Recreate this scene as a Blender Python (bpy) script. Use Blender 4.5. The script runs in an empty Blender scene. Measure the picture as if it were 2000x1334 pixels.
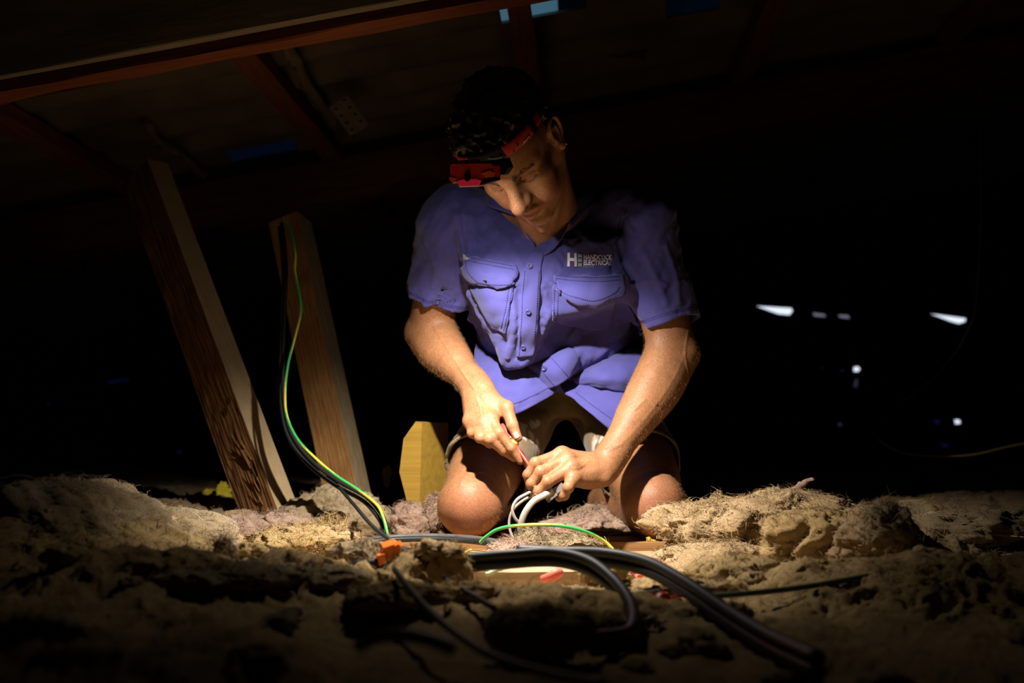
import bpy, bmesh, math, random
import numpy as np
from mathutils import Vector, Matrix
from mathutils.bvhtree import BVHTree
from mathutils.geometry import delaunay_2d_cdt

scene = bpy.context.scene
C = scene.collection
PI = math.pi
random.seed(7)
np.random.seed(7)

# ------------------------------------------------------------------ camera
FPX = 2222.0
PITCH = math.radians(5.0)
CAM = np.array((0.0, 0.0, 0.19))
cam = bpy.data.cameras.new('camera')
cam.sensor_width = 36.0
cam.lens = FPX / 2000.0 * 36.0
cam.clip_start = 0.02
cam.dof.use_dof = True
cam.dof.focus_distance = 2.12
cam.dof.aperture_fstop = 3.0
cam_o = bpy.data.objects.new('camera', cam)
C.objects.link(cam_o)
cam_o.location = CAM
cam_o.rotation_euler = (PI / 2 + PITCH, 0, 0)
scene.camera = cam_o

# ------------------------------------------------------------------ world: overcast daylight outside the roof
world = bpy.data.worlds.new('sky')
scene.world = world
world.use_nodes = True
bg = world.node_tree.nodes['Background']
bg.inputs[0].default_value = (0.80, 0.88, 1.0, 1)
bg.inputs[1].default_value = 1.1

# ------------------------------------------------------------------ view
vs = scene.view_settings
vs.view_transform = 'Standard'
vs.look = 'None'
vs.gamma = 1.0
vs.use_curve_mapping = False
vs.exposure = 0.0
scene.cycles.use_denoising = True
scene.cycles.max_bounces = 5
scene.cycles.diffuse_bounces = 1
scene.cycles.glossy_bounces = 2
scene.cycles.transmission_bounces = 4
scene.cycles.use_adaptive_sampling = True
scene.cycles.adaptive_threshold = 0.03
scene.cycles.sample_clamp_indirect = 4.0


def at(u, v, Y):
    """point in the room at depth Y that shows at photo pixel (u, v)"""
    a = (u - 1000.0) / FPX
    b = (667.0 - v) / FPX
    d = np.array((a, math.cos(PITCH) - b * math.sin(PITCH), math.sin(PITCH) + b * math.cos(PITCH)))
    return CAM + d * (Y / d[1])


# ------------------------------------------------------------------ object helpers
def new_mesh(name, verts, faces, mats=None, smooth=True):
    me = bpy.data.meshes.new(name)
    me.from_pydata([tuple(map(float, v)) for v in verts], [], faces)
    if smooth:
        me.polygons.foreach_set('use_smooth', [True] * len(me.polygons))
    if mats is not None:
        for m in (mats if isinstance(mats, (list, tuple)) else [mats]):
            me.materials.append(m)
    me.update()
    return me


def np_mesh(name, V, F, mat=None, smooth=True):
    """V (n,3), F (m,k) arrays"""
    V = np.ascontiguousarray(V, dtype=np.float32)
    F = np.ascontiguousarray(F, dtype=np.int32)
    me = bpy.data.meshes.new(name)
    k = F.shape[1]
    me.vertices.add(len(V))
    me.vertices.foreach_set('co', V.ravel())
    me.loops.add(F.size)
    me.loops.foreach_set('vertex_index', F.ravel())
    me.polygons.add(len(F))
    me.polygons.foreach_set('loop_start', np.arange(0, F.size, k, dtype=np.int32))
    me.polygons.foreach_set('use_smooth', np.full(len(F), smooth, dtype=bool))
    if mat is not None:
        me.materials.append(mat)
    me.update(calc_edges=True)
    me.validate()
    return me


def wmat(o):
    return o.matrix_basis.copy() if o.parent is None else wmat(o.parent) @ o.matrix_parent_inverse @ o.matrix_basis


def obj(name, me, parent=None, label=None, cat=None, group=None, kind=None):
    o = bpy.data.objects.new(name, me)
    C.objects.link(o)
    if parent is not None:
        o.parent = parent
        o.matrix_parent_inverse = wmat(parent).inverted()
    if label: o['label'] = label
    if cat: o['category'] = cat
    if group: o['group'] = group
    if kind: o['kind'] = kind
    return o


def empty(name, loc, label, cat, group=None):
    o = obj(name, None, None, label, cat, group)
    o.location = tuple(map(float, loc))
    o.empty_display_size = 0.05
    return o


# ------------------------------------------------------------------ numpy noise
def _h(ix, iy, iz, seed):
    h = (ix.astype(np.int64) * 374761393 + iy.astype(np.int64) * 668265263 + iz.astype(np.int64) * 2147483647 + seed * 974634777) & 0xFFFFFFFF
    h = ((h ^ (h >> 13)) * 1274126177) & 0xFFFFFFFF
    h = h ^ (h >> 16)
    return (h & 0xFFFF).astype(np.float32) / 32767.5 - 1.0


def vnoise(P, f, seed=0):
    Q = P * np.asarray(f, dtype=np.float32)
    I = np.floor(Q)
    t = (Q - I).astype(np.float32)
    t = t * t * t * (t * (t * 6 - 15) + 10)
    I = I.astype(np.int64)
    x, y, z = I[..., 0], I[..., 1], I[..., 2]
    tx, ty, tz = t[..., 0], t[..., 1], t[..., 2]
    def L(dx, dy, dz): return _h(x + dx, y + dy, z + dz, seed)
    a = L(0, 0, 0) * (1 - tx) + L(1, 0, 0) * tx
    b = L(0, 1, 0) * (1 - tx) + L(1, 1, 0) * tx
    c = L(0, 0, 1) * (1 - tx) + L(1, 0, 1) * tx
    d = L(0, 1, 1) * (1 - tx) + L(1, 1, 1) * tx
    return (a * (1 - ty) + b * ty) * (1 - tz) + (c * (1 - ty) + d * ty) * tz


def fbm(P, f, oct=3, seed=0, gain=0.5):
    s = 0.0; a = 1.0
    f = np.asarray(f, dtype=np.float32)
    for i in range(oct):
        s = s + a * vnoise(P + i * 3.7, f, seed + i * 17)
        f = f * 2.03; a *= gain
    return s


# ------------------------------------------------------------------ signed-distance modelling
def norm(v):
    v = np.asarray(v, dtype=float)
    return v / np.linalg.norm(v)


def catmull(P, n):
    """resample a polyline of points (any dimension) through a Catmull-Rom spline, n steps per span"""
    P = np.asarray(P, dtype=float)
    if len(P) < 3 or n <= 1:
        return P
    Q = np.concatenate([(2 * P[0] - P[1])[None], P, (2 * P[-1] - P[-2])[None]])
    out = []
    for i in range(1, len(Q) - 2):
        p0, p1, p2, p3 = Q[i - 1], Q[i], Q[i + 1], Q[i + 2]
        for t in np.arange(n) / n:
            out.append(0.5 * ((2 * p1) + (-p0 + p2) * t + (2 * p0 - 5 * p1 + 4 * p2 - p3) * t * t + (-p0 + 3 * p1 - 3 * p2 + p3) * t ** 3))
    out.append(P[-1])
    return np.array(out)


class SDF:
    def __init__(self):
        self.ops = []

    def _add(self, fn, lo, hi, k, op):
        self.ops.append((op, fn, np.asarray(lo, float), np.asarray(hi, float), k))

    def chain(self, pts, rad, k=0.01, op='u', sub=4, flat=None, cuts=()):
        pts = np.asarray(pts, float)
        rad = np.asarray(rad, float)
        D = catmull(np.hstack([pts, rad[:, None]]), sub)
        A, R = D[:, :3], np.maximum(D[:, 3], 1e-4)
        rm = R.max() * (1.0 if flat is None else max(1.0, flat[1]))
        lo, hi = A.min(0) - rm, A.max(0) + rm
        if flat is not None:
            fn_, fs = norm(flat[0]).astype(np.float32), float(flat[1])
        def fn(P, blo, bhi, pad):
            best = None
            for i in range(len(A) - 1):
                a, b, ra, rb = A[i], A[i + 1], R[i], R[i + 1]
                r = max(ra, rb) * (1.0 if flat is None else max(1.0, flat[1])) + pad
                if np.any(np.minimum(a, b) - r > bhi) or np.any(np.maximum(a, b) + r < blo):
                    continue
                ab = (b - a).astype(np.float32)
                L = float(ab @ ab) + 1e-12
                pa = P - a.astype(np.float32)
                t = np.clip((pa @ ab) / L, 0, 1)
                q = pa - t[..., None] * ab
                if flat is not None:
                    c = q @ fn_
                    q = q + (c * (1.0 / fs - 1.0))[..., None] * fn_
                d = np.sqrt((q * q).sum(-1)) - (ra + (rb - ra) * t)
                if flat is not None and fs < 1:
                    d = d * (0.5 + 0.5 * fs)
                best = d if best is None else np.minimum(best, d)
            if best is None:
                return np.full(P.shape[:-1], 1.0, np.float32)
            for cp, cn in cuts:
                best = np.maximum(best, (P - np.asarray(cp, np.float32)) @ norm(cn).astype(np.float32))
            return best
        self._add(fn, lo, hi, k, op)

    def ell(self, c, r, R=None, k=0.01, op='u'):
        """ellipsoid; R rows = its axes in the room"""
        c = np.asarray(c, float); r = np.asarray(r, float)
        R = np.eye(3) if R is None else np.asarray(R, float)
        e = np.sqrt(((R * r[:, None]) ** 2).sum(0))
        Rf, rf, cf = R.astype(np.float32), r.astype(np.float32), c.astype(np.float32)
        def fn(P, blo, bhi, pad):
            q = (P - cf) @ Rf.T
            k0 = np.sqrt(((q / rf) ** 2).sum(-1))
            k1 = np.sqrt(((q / (rf * rf)) ** 2).sum(-1)) + 1e-6
            return k0 * (k0 - 1.0) / k1
        self._add(fn, c - e, c + e, k, op)

    def box(self, c, hsz, R=None, rnd=0.003, k=0.005, op='u'):
        c = np.asarray(c, float); hsz = np.asarray(hsz, float)
        R = np.eye(3) if R is None else np.asarray(R, float)
        e = (np.abs(R) * hsz[:, None]).sum(0)
        Rf, cf, hf = R.astype(np.float32), c.astype(np.float32), (hsz - rnd).astype(np.float32)
        def fn(P, blo, bhi, pad):
            q = np.abs((P - cf) @ Rf.T) - hf
            return np.sqrt((np.maximum(q, 0) ** 2).sum(-1)) + np.minimum(q.max(-1), 0) - rnd
        self._add(fn, c - e, c + e, k, op)

    def half(self, p, n, k=0.004):
        """cut away everything on the side n points to"""
        p = np.asarray(p, np.float32); n = norm(n).astype(np.float32)
        self._add(lambda P, a, b, c: -((P - p) @ n), (-9, -9, -9), (9, 9, 9), k, 's')

    def disp(self, f):
        self._add(f, (-9, -9, -9), (9, 9, 9), 0.0, 'f')

    def ev(self, P, ops, lo, hi):
        d = np.full(P.shape[:-1], 1.0, np.float32)
        for op, fn, a, b, k in ops:
            if op == 'f':
                d = d + fn(P)
                continue
            v = fn(P, lo, hi, k + 0.02)
            if op == 'u':
                if k > 0:
                    h = np.maximum(k - np.abs(d - v), 0) / k
                    d = np.minimum(d, v) - h * h * (k * 0.25)
                else:
                    d = np.minimum(d, v)
            else:
                v = -v
                if k > 0:
                    h = np.maximum(k - np.abs(d - v), 0) / k
                    d = np.maximum(d, v) + h * h * (k * 0.25)
                else:
                    d = np.maximum(d, v)
        return d

    def mesh(self, h, B=32, pad=0.006, band=0.0, tag=''):
        us = [o for o in self.ops if o[0] == 'u']
        lo = np.min([o[2] for o in us], 0) - 3 * h - pad
        hi = np.max([o[3] for o in us], 0) + 3 * h + pad
        N = np.ceil((hi - lo) / h).astype(int) + 2
        NY, NZ = int(N[1]) + 4, int(N[2]) + 4
        ids, pos, quads = [], [], []
        g = np.arange(B + 2)
        corner = [(i, j, k) for i in (0, 1) for j in (0, 1) for k in (0, 1)]
        edges = [(a, b) for a in range(8) for b in range(a + 1, 8) if sum(abs(x - y) for x, y in zip(corner[a], corner[b])) == 1]
        cor = np.array(corner, np.float32)
        for bi in range(0, N[0], B):
            for bj in range(0, N[1], B):
                for bk in range(0, N[2], B):
                    blo = lo + np.array((bi, bj, bk)) * h
                    bhi = blo + (B + 1) * h
                    ops = [o for o in self.ops if o[0] == 'f' or (np.all(o[2] - o[4] - 3 * h - pad < bhi) and np.all(o[3] + o[4] + 3 * h + pad > blo))]
                    if not any(o[0] == 'u' for o in ops):
                        continue
                    ax = [(lo[a] + (s + g[:B + 1]) * h).astype(np.float32) for a, s in enumerate((bi, bj, bk))]
                    # coarse look first, then only the band round the surface
                    Pc = np.stack(np.meshgrid(ax[0][::4], ax[1][::4], ax[2][::4], indexing='ij'), -1)
                    dc = self.ev(Pc, ops, blo, bhi)
                    near = np.abs(dc) < 4.6 * h + band
                    if not near.any() and ((dc < 0).all() or not (dc < 0).any()):
                        continue
                    m = len(ax[0])
                    ci = np.minimum((np.arange(m) + 2) // 4, dc.shape[0] - 1)
                    V = dc[np.ix_(ci, ci, ci)]
                    M = near[np.ix_(ci, ci, ci)]
                    X, Y_, Z = np.nonzero(M)
                    Pm = np.stack([ax[0][X], ax[1][Y_], ax[2][Z]], -1)
                    V[M] = self.ev(Pm, ops, blo, bhi)
                    S = V < 0
                    if S.all() or not S.any():
                        continue
                    n = B
                    cnt = np.zeros((n, n, n), np.int8)
                    for i, j, k in corner:
                        cnt += S[i:i + n, j:j + n, k:k + n]
                    I = np.argwhere((cnt > 0) & (cnt < 8))
                    if len(I):
                        cv = np.stack([V[I[:, 0] + i, I[:, 1] + j, I[:, 2] + k] for i, j, k in corner], 1)
                        acc = np.zeros((len(I), 3), np.float32); c = np.zeros(len(I), np.float32)
                        for a, b in edges:
                            va, vb = cv[:, a], cv[:, b]
                            m = (va < 0) != (vb < 0)
                            t = np.where(m, va / np.where(m, va - vb, 1), 0)[:, None]
                            acc += np.where(m[:, None], cor[a] + (cor[b] - cor[a]) * t, 0)
                            c += m
                        p = (I + acc / c[:, None]) * h + blo
                        G = I + np.array((bi, bj, bk)) + 1
                        ids.append((G[:, 0].astype(np.int64) * NY + G[:, 1]) * NZ + G[:, 2])
                        pos.append(p)
                    for axn in range(3):
                        sl0 = [slice(0, n)] * 3; sl1 = [slice(0, n)] * 3
                        sl1[axn] = slice(1, n + 1)
                        A0, A1 = S[tuple(sl0)], S[tuple(sl1)]
                        E = np.argwhere(A0 != A1)
                        if not len(E):
                            continue
                        fl = A0[E[:, 0], E[:, 1], E[:, 2]]
                        G = E + np.array((bi, bj, bk)) + 1
                        u = np.zeros(3, int); w = np.zeros(3, int)
                        u[(axn + 1) % 3] = 1; w[(axn + 2) % 3] = 1
                        def gid(X): return (X[:, 0].astype(np.int64) * NY + X[:, 1]) * NZ + X[:, 2]
                        q = np.stack([gid(G - u - w), gid(G - w), gid(G), gid(G - u)], 1)
                        q[~fl] = q[~fl][:, ::-1]
                        quads.append(q)
        ids = np.concatenate(ids); pos = np.concatenate(pos); quads = np.concatenate(quads)
        o = np.argsort(ids); ids = ids[o]; pos = pos[o]
        F = np.searchsorted(ids, quads)
        F = np.clip(F, 0, len(ids) - 1)
        ok = (ids[F] == quads).all(1)
        return pos, F[ok]


def vnormals(V, F):
    a, b, c, d = (V[F[:, i]] for i in range(4))
    n = np.cross(c - a, d - b)
    N = np.zeros_like(V)
    for i in range(4):
        np.add.at(N, F[:, i], n)
    return N / (np.linalg.norm(N, axis=1, keepdims=True) + 1e-12)


class Surf:
    """a finished surface that other pieces are laid on"""
    def __init__(self, V, F):
        self.t = BVHTree.FromPolygons(V.tolist(), F.tolist())
    def hit(self, u, v, off=0.0, Y=None):
        """where the sight line of pixel (u, v) meets the surface, lifted off it"""
        d = norm(at(u, v, 2.0) - CAM)
        p, n, i, dist = self.t.ray_cast(Vector(CAM), Vector(d))
        if p is None:
            p, n, i, dist = self.t.find_nearest(Vector(at(u, v, Y or 2.4)))
        n = np.array(n)
        if n @ d > 0: n = -n
        return np.array(p) + n * off, n
    def near(self, q, off=0.0):
        p, n, i, dist = self.t.find_nearest(Vector(q))
        return np.array(p) + np.array(n) * off, np.array(n)


def emboss(V, N, surf, pix, w, amp):
    """raise (or sink) a surface along a line drawn on it"""
    L = np.array([surf.hit(u, v)[0] for u, v in catmull(np.array(pix, float), 5)])
    sel = np.where(((V > L.min(0) - 4 * w) & (V < L.max(0) + 4 * w)).all(1))[0]
    if not len(sel): return
    Q = V[sel]; best = np.full(len(sel), 9.0)
    for a, b in zip(L[:-1], L[1:]):
        ab = b - a; t = np.clip(((Q - a) @ ab) / (ab @ ab + 1e-12), 0, 1)
        best = np.minimum(best, np.linalg.norm(Q - a - t[:, None] * ab, axis=1))
    V[sel] += N[sel] * (amp * np.exp(-(best / w) ** 2))[:, None]


def grid_mesh(G, thick=0.003, name='patch', mats=None, off=0.0):
    """G (r,c,3) points -> closed sheet of that thickness, built on both sides of the grid"""
    r, c = G.shape[:2]
    du = np.gradient(G, axis=1); dv = np.gradient(G, axis=0)
    n = np.cross(du, dv); n /= np.linalg.norm(n, axis=2, keepdims=True) + 1e-12
    if (n[..., 1].mean()) > 0: n = -n
    A = (G + n * (thick * .5 + off)).reshape(-1, 3); B = (G - n * (thick * .5 - off)).reshape(-1, 3)
    V = np.vstack([A, B]); m = r * c
    F = []
    for i in range(r - 1):
        for j in range(c - 1):
            a, b, d, e = i * c + j, i * c + j + 1, (i + 1) * c + j + 1, (i + 1) * c + j
            F.append((a, e, d, b)); F.append((a + m, b + m, d + m, e + m))
    rim = [j for j in range(c)] + [i * c + c - 1 for i in range(1, r)] + [(r - 1) * c + j for j in range(c - 2, -1, -1)] + [i * c for i in range(r - 2, 0, -1)]
    for a, b in zip(rim, rim[1:] + rim[:1]):
        F.append((a, b, b + m, a + m))
    return V, np.array(F)


def spline_grid(ctrl, n=8):
    """bicubic Catmull-Rom through a control net (rows, cols, 3)"""
    ctrl = np.asarray(ctrl, float)
    R = np.stack([catmull(ctrl[i], n) for i in range(ctrl.shape[0])])
    return np.stack([catmull(R[:, j], n) for j in range(R.shape[1])], 1)


def tube(pts, r, n=8, sub=6, flat=None, cap=True):
    """tube mesh (V, F) along a spline; r a number or list; flat = (axis, factor)"""
    pts = np.asarray(pts, float)
    rr = np.full(len(pts), r) if np.isscalar(r) else np.asarray(r, float)
    D = catmull(np.hstack([pts, rr[:, None]]), sub)
    P, R = D[:, :3], D[:, 3]
    T = np.gradient(P, axis=0); T /= np.linalg.norm(T, axis=1, keepdims=True) + 1e-12
    up = np.array((0, 0, 1.0)) if abs(T[0][2]) < .9 else np.array((1.0, 0, 0))
    V = []
    x = norm(np.cross(up, T[0]))
    ang = np.arange(n) * 2 * PI / n
    for p, t, q in zip(P, T, R):
        x = norm(x - t * (x @ t)); y = np.cross(t, x)
        ring = np.cos(ang)[:, None] * x + np.sin(ang)[:, None] * y
        if flat is not None:
            a = norm(flat[0]); c = ring @ a
            ring = ring + np.outer(c * (flat[1] - 1), a)
        V.append(p + ring * q)
    V = np.vstack(V); m = len(P)
    F = [(i * n + j, i * n + (j + 1) % n, (i + 1) * n + (j + 1) % n, (i + 1) * n + j) for i in range(m - 1) for j in range(n)]
    if cap:
        k = len(V)
        V = np.vstack([V, P[0] - T[0] * R[0] * .3, P[-1] + T[-1] * R[-1] * .3])
        F += [(k, (j + 1) % n, j, j) for j in range(n)] + [(k + 1, (m - 1) * n + j, (m - 1) * n + (j + 1) % n, (m - 1) * n + (j + 1) % n) for j in range(n)]
    return V, F


def mesh_vf(name, V, F, m=None, smooth=True):
    F = [tuple(dict.fromkeys(int(i) for i in f)) for f in F]
    return new_mesh(name, V, [f for f in F if len(f) > 2], m, smooth)


def join_vf(parts):
    Vs, Fs, k = [], [], 0
    for V, F in parts:
        Vs.append(np.asarray(V)); Fs += [tuple(i + k for i in f) for f in F]; k += len(V)
    return np.vstack(Vs), Fs


def strands(roots, dirs, lens, w, sag, rng):
    """thin tapered ribbons (V, F)"""
    n = len(roots)
    side = np.cross(dirs, rng.normal(size=(n, 3))); side /= np.linalg.norm(side, axis=1, keepdims=True) + 1e-9
    p0 = roots; p1 = roots + dirs * lens[:, None] * .55; p2 = roots + dirs * lens[:, None] + sag * lens[:, None]
    V = np.stack([p0 - side * w, p0 + side * w, p1 - side * w * .8, p1 + side * w * .8, p2], 1).reshape(-1, 3)
    b = np.arange(n)[:, None] * 5
    F4 = b + np.array((0, 1, 3, 2)); F3 = b + np.array((2, 3, 4, 4))
    return V, np.vstack([F4, F3])

def wisps(roots, nrm, length, w, seed, freq=28.0):
    """curling ribbons of wool that follow a combed direction field over a surface"""
    rg = np.random.default_rng(seed)
    n = len(roots)
    q = roots.astype(np.float32)
    rnd = np.stack([vnoise(q, freq, seed), vnoise(q, freq, seed + 1), vnoise(q, freq, seed + 2)], -1) + rg.normal(0, .22, (n, 3))
    t = np.cross(nrm, rnd); t /= np.linalg.norm(t, axis=1, keepdims=True) + 1e-9
    s = np.cross(nrm, t)
    L = (length * rg.uniform(.5, 1.3, n))[:, None]; c = rg.normal(0, .55, (n, 1)); h = rg.uniform(.05, .42, (n, 1))
    pts = [roots - nrm * .0012, roots + t * L * .33 + nrm * L * h * .8, roots + (t + s * c * .6) * L * .66 + nrm * L * h, roots + (t * .9 + s * c * 1.3) * L + nrm * L * h * rg.uniform(-.5, 1.2, (n, 1))]
    side = s * rg.uniform(.5, 1, (n, 1)) + nrm * rg.normal(0, .5, (n, 1))
    V = []
    for p, k in zip(pts, (.7, 1.0, .8, .15)):
        V += [p - side * (w * k), p + side * (w * k)]
    V = np.stack(V, 1).reshape(-1, 3)
    b = np.arange(n)[:, None] * 8
    F = np.vstack([b + np.array((0, 1, 3, 2)), b + np.array((2, 3, 5, 4)), b + np.array((4, 5, 7, 6))])
    return V, F


def tri_np_mesh(name, V, F, m):
    q = F[F[:, 2] != F[:, 3]]; t = F[F[:, 2] == F[:, 3]][:, :3]
    T = np.vstack([t, q[:, [0, 1, 2]], q[:, [0, 2, 3]]])
    return np_mesh(name, V, T, m)


# ------------------------------------------------------------------ materials
def nodes_of(name):
    m = bpy.data.materials.new(name)
    m.use_nodes = True
    nt = m.node_tree
    return m, nt, nt.nodes['Principled BSDF']


def mat(name, col, rough=0.6, spec=0.3, noise=None, bump=None, metal=0.0, sheen=0.0, attr=None, scale_vec=None, trans=0.0, sss=0.0, sss_r=(1, .3, .15)):
    """noise=(scale, col2, contrast)  bump=(scale, strength, distance)"""
    m, nt, b = nodes_of(name)
    N, L = nt.nodes.new, nt.links.new
    b.inputs['Roughness'].default_value = rough
    b.inputs['Specular IOR Level'].default_value = spec
    b.inputs['Metallic'].default_value = metal
    b.inputs['Base Color'].default_value = (*col, 1)
    if trans: b.inputs['Transmission Weight'].default_value = trans
    if sheen:
        b.inputs['Sheen Weight'].default_value = sheen
        b.inputs['Sheen Roughness'].default_value = 0.5
    if sss:
        b.inputs['Subsurface Weight'].default_value = sss
        b.inputs['Subsurface Radius'].default_value = sss_r
        b.inputs['Subsurface Scale'].default_value = 0.004
    tc = N('ShaderNodeTexCoord')
    vec = tc.outputs['Object']
    if scale_vec:
        mp = N('ShaderNodeMapping'); mp.inputs['Scale'].default_value = scale_vec
        L(vec, mp.inputs['Vector']); vec = mp.outputs['Vector']
    if attr:
        at_ = N('ShaderNodeVertexColor'); at_.layer_name = attr
        base = at_.outputs['Color']
        if noise is None:
            L(base, b.inputs['Base Color'])
    if noise:
        n = N('ShaderNodeTexNoise'); n.inputs['Scale'].default_value = noise[0]; n.inputs['Detail'].default_value = 6
        L(vec, n.inputs['Vector'])
        r = N('ShaderNodeMapRange'); w = noise[2] if len(noise) > 2 else 0.2
        r.inputs['From Min'].default_value = 0.5 - w; r.inputs['From Max'].default_value = 0.5 + w
        L(n.outputs['Fac'], r.inputs['Value'])
        mx = N('ShaderNodeMix'); mx.data_type = 'RGBA'
        if attr:
            mx.blend_type = 'MULTIPLY'
            L(base, mx.inputs['A'])
        else:
            mx.inputs['A'].default_value = (*col, 1)
        mx.inputs['B'].default_value = (*noise[1], 1)
        L(r.outputs['Result'], mx.inputs['Factor'])
        L(mx.outputs['Result'], b.inputs['Base Color'])
    if bump:
        n = N('ShaderNodeTexNoise'); n.inputs['Scale'].default_value = bump[0]; n.inputs['Detail'].default_value = 5
        L(vec, n.inputs['Vector'])
        bp = N('ShaderNodeBump'); bp.inputs['Strength'].default_value = bump[1]; bp.inputs['Distance'].default_value = bump[2]
        L(n.outputs['Fac'], bp.inputs['Height']); L(bp.outputs['Normal'], b.inputs['Normal'])
    return m


def set_color(me, cols, name='Col'):
    a = me.color_attributes.new(name, 'FLOAT_COLOR', 'POINT')
    arr = np.ones((len(me.vertices), 4), np.float32)
    arr[:, :3] = cols
    a.data.foreach_set('color', arr.ravel())
# ================================================================== the roof space
WOOD_D = mat('old_dark_timber', (.20, .085, .035), rough=.85, spec=.15, noise=(6, (.09, .038, .016), .22), bump=(10, .5, .004), scale_vec=(1, 14, 14))
WOOD_R = mat('red_brown_timber', (.26, .085, .035), rough=.85, spec=.15, noise=(6, (.14, .045, .02), .22), bump=(10, .4, .003), scale_vec=(1, 14, 14))
WOOD_O = mat('orange_pine', (.46, .235, .085), rough=.8, spec=.2, noise=(5, (.30, .135, .05), .22), bump=(9, .5, .003), scale_vec=(1, 16, 16))
WOOD_P = mat('dusty_pale_timber', (.50, .36, .215), rough=.9, spec=.1, noise=(7, (.36, .25, .14), .22), bump=(12, .5, .003), scale_vec=(1, 10, 10))
WOOD_Y = mat('yellow_pine', (.34, .205, .028), rough=.8, spec=.2, noise=(5, (.25, .145, .02), .22), bump=(9, .4, .002), scale_vec=(1, 16, 16))
SHEETM = mat('weathered_roof_sheet', (.24, .19, .145), rough=.8, spec=.2, noise=(5, (.12, .085, .06), .2), bump=(60, .5, .003))
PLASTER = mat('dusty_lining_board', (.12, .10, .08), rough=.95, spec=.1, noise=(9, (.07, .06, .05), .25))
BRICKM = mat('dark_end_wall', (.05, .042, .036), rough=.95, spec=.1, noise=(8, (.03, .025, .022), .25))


def frame_from(axis, up):
    x = norm(axis); z = norm(np.asarray(up) - x * (np.asarray(up) @ x)); y = np.cross(z, x)
    return x, y, z


def box_verts(L, w, h, nx=14, seed=0, wob=.0012, bev=.002):
    """a sawn timber along local X (0..L), slightly worn: rings of 8 points"""
    rg = np.random.default_rng(seed)
    V, F = [], []
    sec = [(-w / 2 + bev, -h / 2), (w / 2 - bev, -h / 2), (w / 2, -h / 2 + bev), (w / 2, h / 2 - bev), (w / 2 - bev, h / 2), (-w / 2 + bev, h / 2), (-w / 2, h / 2 - bev), (-w / 2, -h / 2 + bev)]
    for i in range(nx + 1):
        for y, z in sec:
            V.append((L * i / nx, y + rg.normal(0, wob), z + rg.normal(0, wob)))
    for i in range(nx):
        for j in range(8):
            F.append((i * 8 + j, i * 8 + (j + 1) % 8, (i + 1) * 8 + (j + 1) % 8, (i + 1) * 8 + j))
    F += [tuple(range(8))[::-1], tuple(range(nx * 8, nx * 8 + 8))]
    return V, F


def timber(name, p0, p1, w, h, up, m, seed=0, parent=None, label=None, cat=None, kind=None, group=None, nx=14, wob=.0012):
    p0, p1 = np.asarray(p0, float), np.asarray(p1, float)
    x, y, z = frame_from(p1 - p0, up)
    V, F = box_verts(np.linalg.norm(p1 - p0), w, h, nx, seed, wob)
    o = obj(name, new_mesh(name, V, F, m, False), parent, label, cat, group, kind)
    M = Matrix(((x[0], y[0], z[0], p0[0]), (x[1], y[1], z[1], p0[1]), (x[2], y[2], z[2], p0[2]), (0, 0, 0, 1)))
    if parent is not None:
        o.matrix_parent_inverse = wmat(parent).inverted()
    o.matrix_basis = M
    return o


# floor lining below the insulation
X0, X1, Y0, Y1, ZF = -3.2, 3.4, -0.9, 6.6, -0.13
me = new_mesh('floor', [(X0, Y0, ZF), (X1, Y0, ZF), (X1, Y1, ZF), (X0, Y1, ZF)], [(0, 1, 2, 3)], PLASTER, False)
obj('floor', me, label='dusty ceiling lining under the insulation', kind='structure')

# roof plane: corrugations run along RE1, battens along RE2
_a = math.radians(3.5)
RO = at(560, 170, 3.0)
RE1 = norm((math.cos(_a), -math.sin(_a), .17))
RE2 = norm((math.sin(_a), math.cos(_a), 0))
RN = norm(np.cross(RE1, RE2))
if RN[2] < 0: RN = -RN
def rp(a, b, c=0.0): return RO + RE1 * a + RE2 * b + RN * c
def on_roof(u, v, c=0.0):
    """roof coordinates (a, b) of the point that shows at pixel (u, v)"""
    d = at(u, v, 1.0) - CAM
    o = RO + RN * c
    t = ((o - CAM) @ RN) / (d @ RN)
    q = CAM + d * t - o
    return q @ RE1, q @ RE2

ceiling = obj('ceiling', None, label='low sheeted roof over the loft', kind='structure')
ceiling.location = tuple(rp(0, 0))
# openings where a daylight sheet shows
OPEN = []
for ua, ub, uc, va, vb in ((985, 1170, 1075, 44, -25), (1284, 1390, 1330, 34, -25), (462, 618, 540, 324, 298)):
    a0, a1 = on_roof(ua, (va + vb) / 2)[0], on_roof(ub, (va + vb) / 2)[0]
    b0, b1 = on_roof(uc, va)[1], on_roof(uc, vb)[1]
    OPEN.append((min(a0, a1), max(a0, a1), min(b0, b1), max(b0, b1)))
sheet_b = np.arange(-4.2, 4.3, .78)
for si, b0 in enumerate(sheet_b):
    na, nb = 100, 48
    A = np.linspace(-2.95, 4.3, na + 1); Bv = np.linspace(b0, b0 + .80, nb + 1)
    V = []
    for a in A:
        for b in Bv:
            s = 2 * PI * (b - b0) / .195
            V.append(rp(a, b, .022 + .020 * math.sin(s) + .003 * (si % 2)))
    V = np.array(V); V -= np.array(rp(0, 0))
    F = []
    for i in range(na):
        for j in range(nb):
            am, bm = (A[i] + A[i + 1]) / 2, (Bv[j] + Bv[j + 1]) / 2
            if any(o[0] < am < o[1] and o[2] < bm < o[3] for o in OPEN): continue
            F.append((i * (nb + 1) + j, (i + 1) * (nb + 1) + j, (i + 1) * (nb + 1) + j + 1, i * (nb + 1) + j + 1))
    o = obj('roof_sheet', np_mesh('roof_sheet', V, np.array(F), SHEETM), ceiling); o.matrix_parent_inverse = Matrix()
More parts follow.
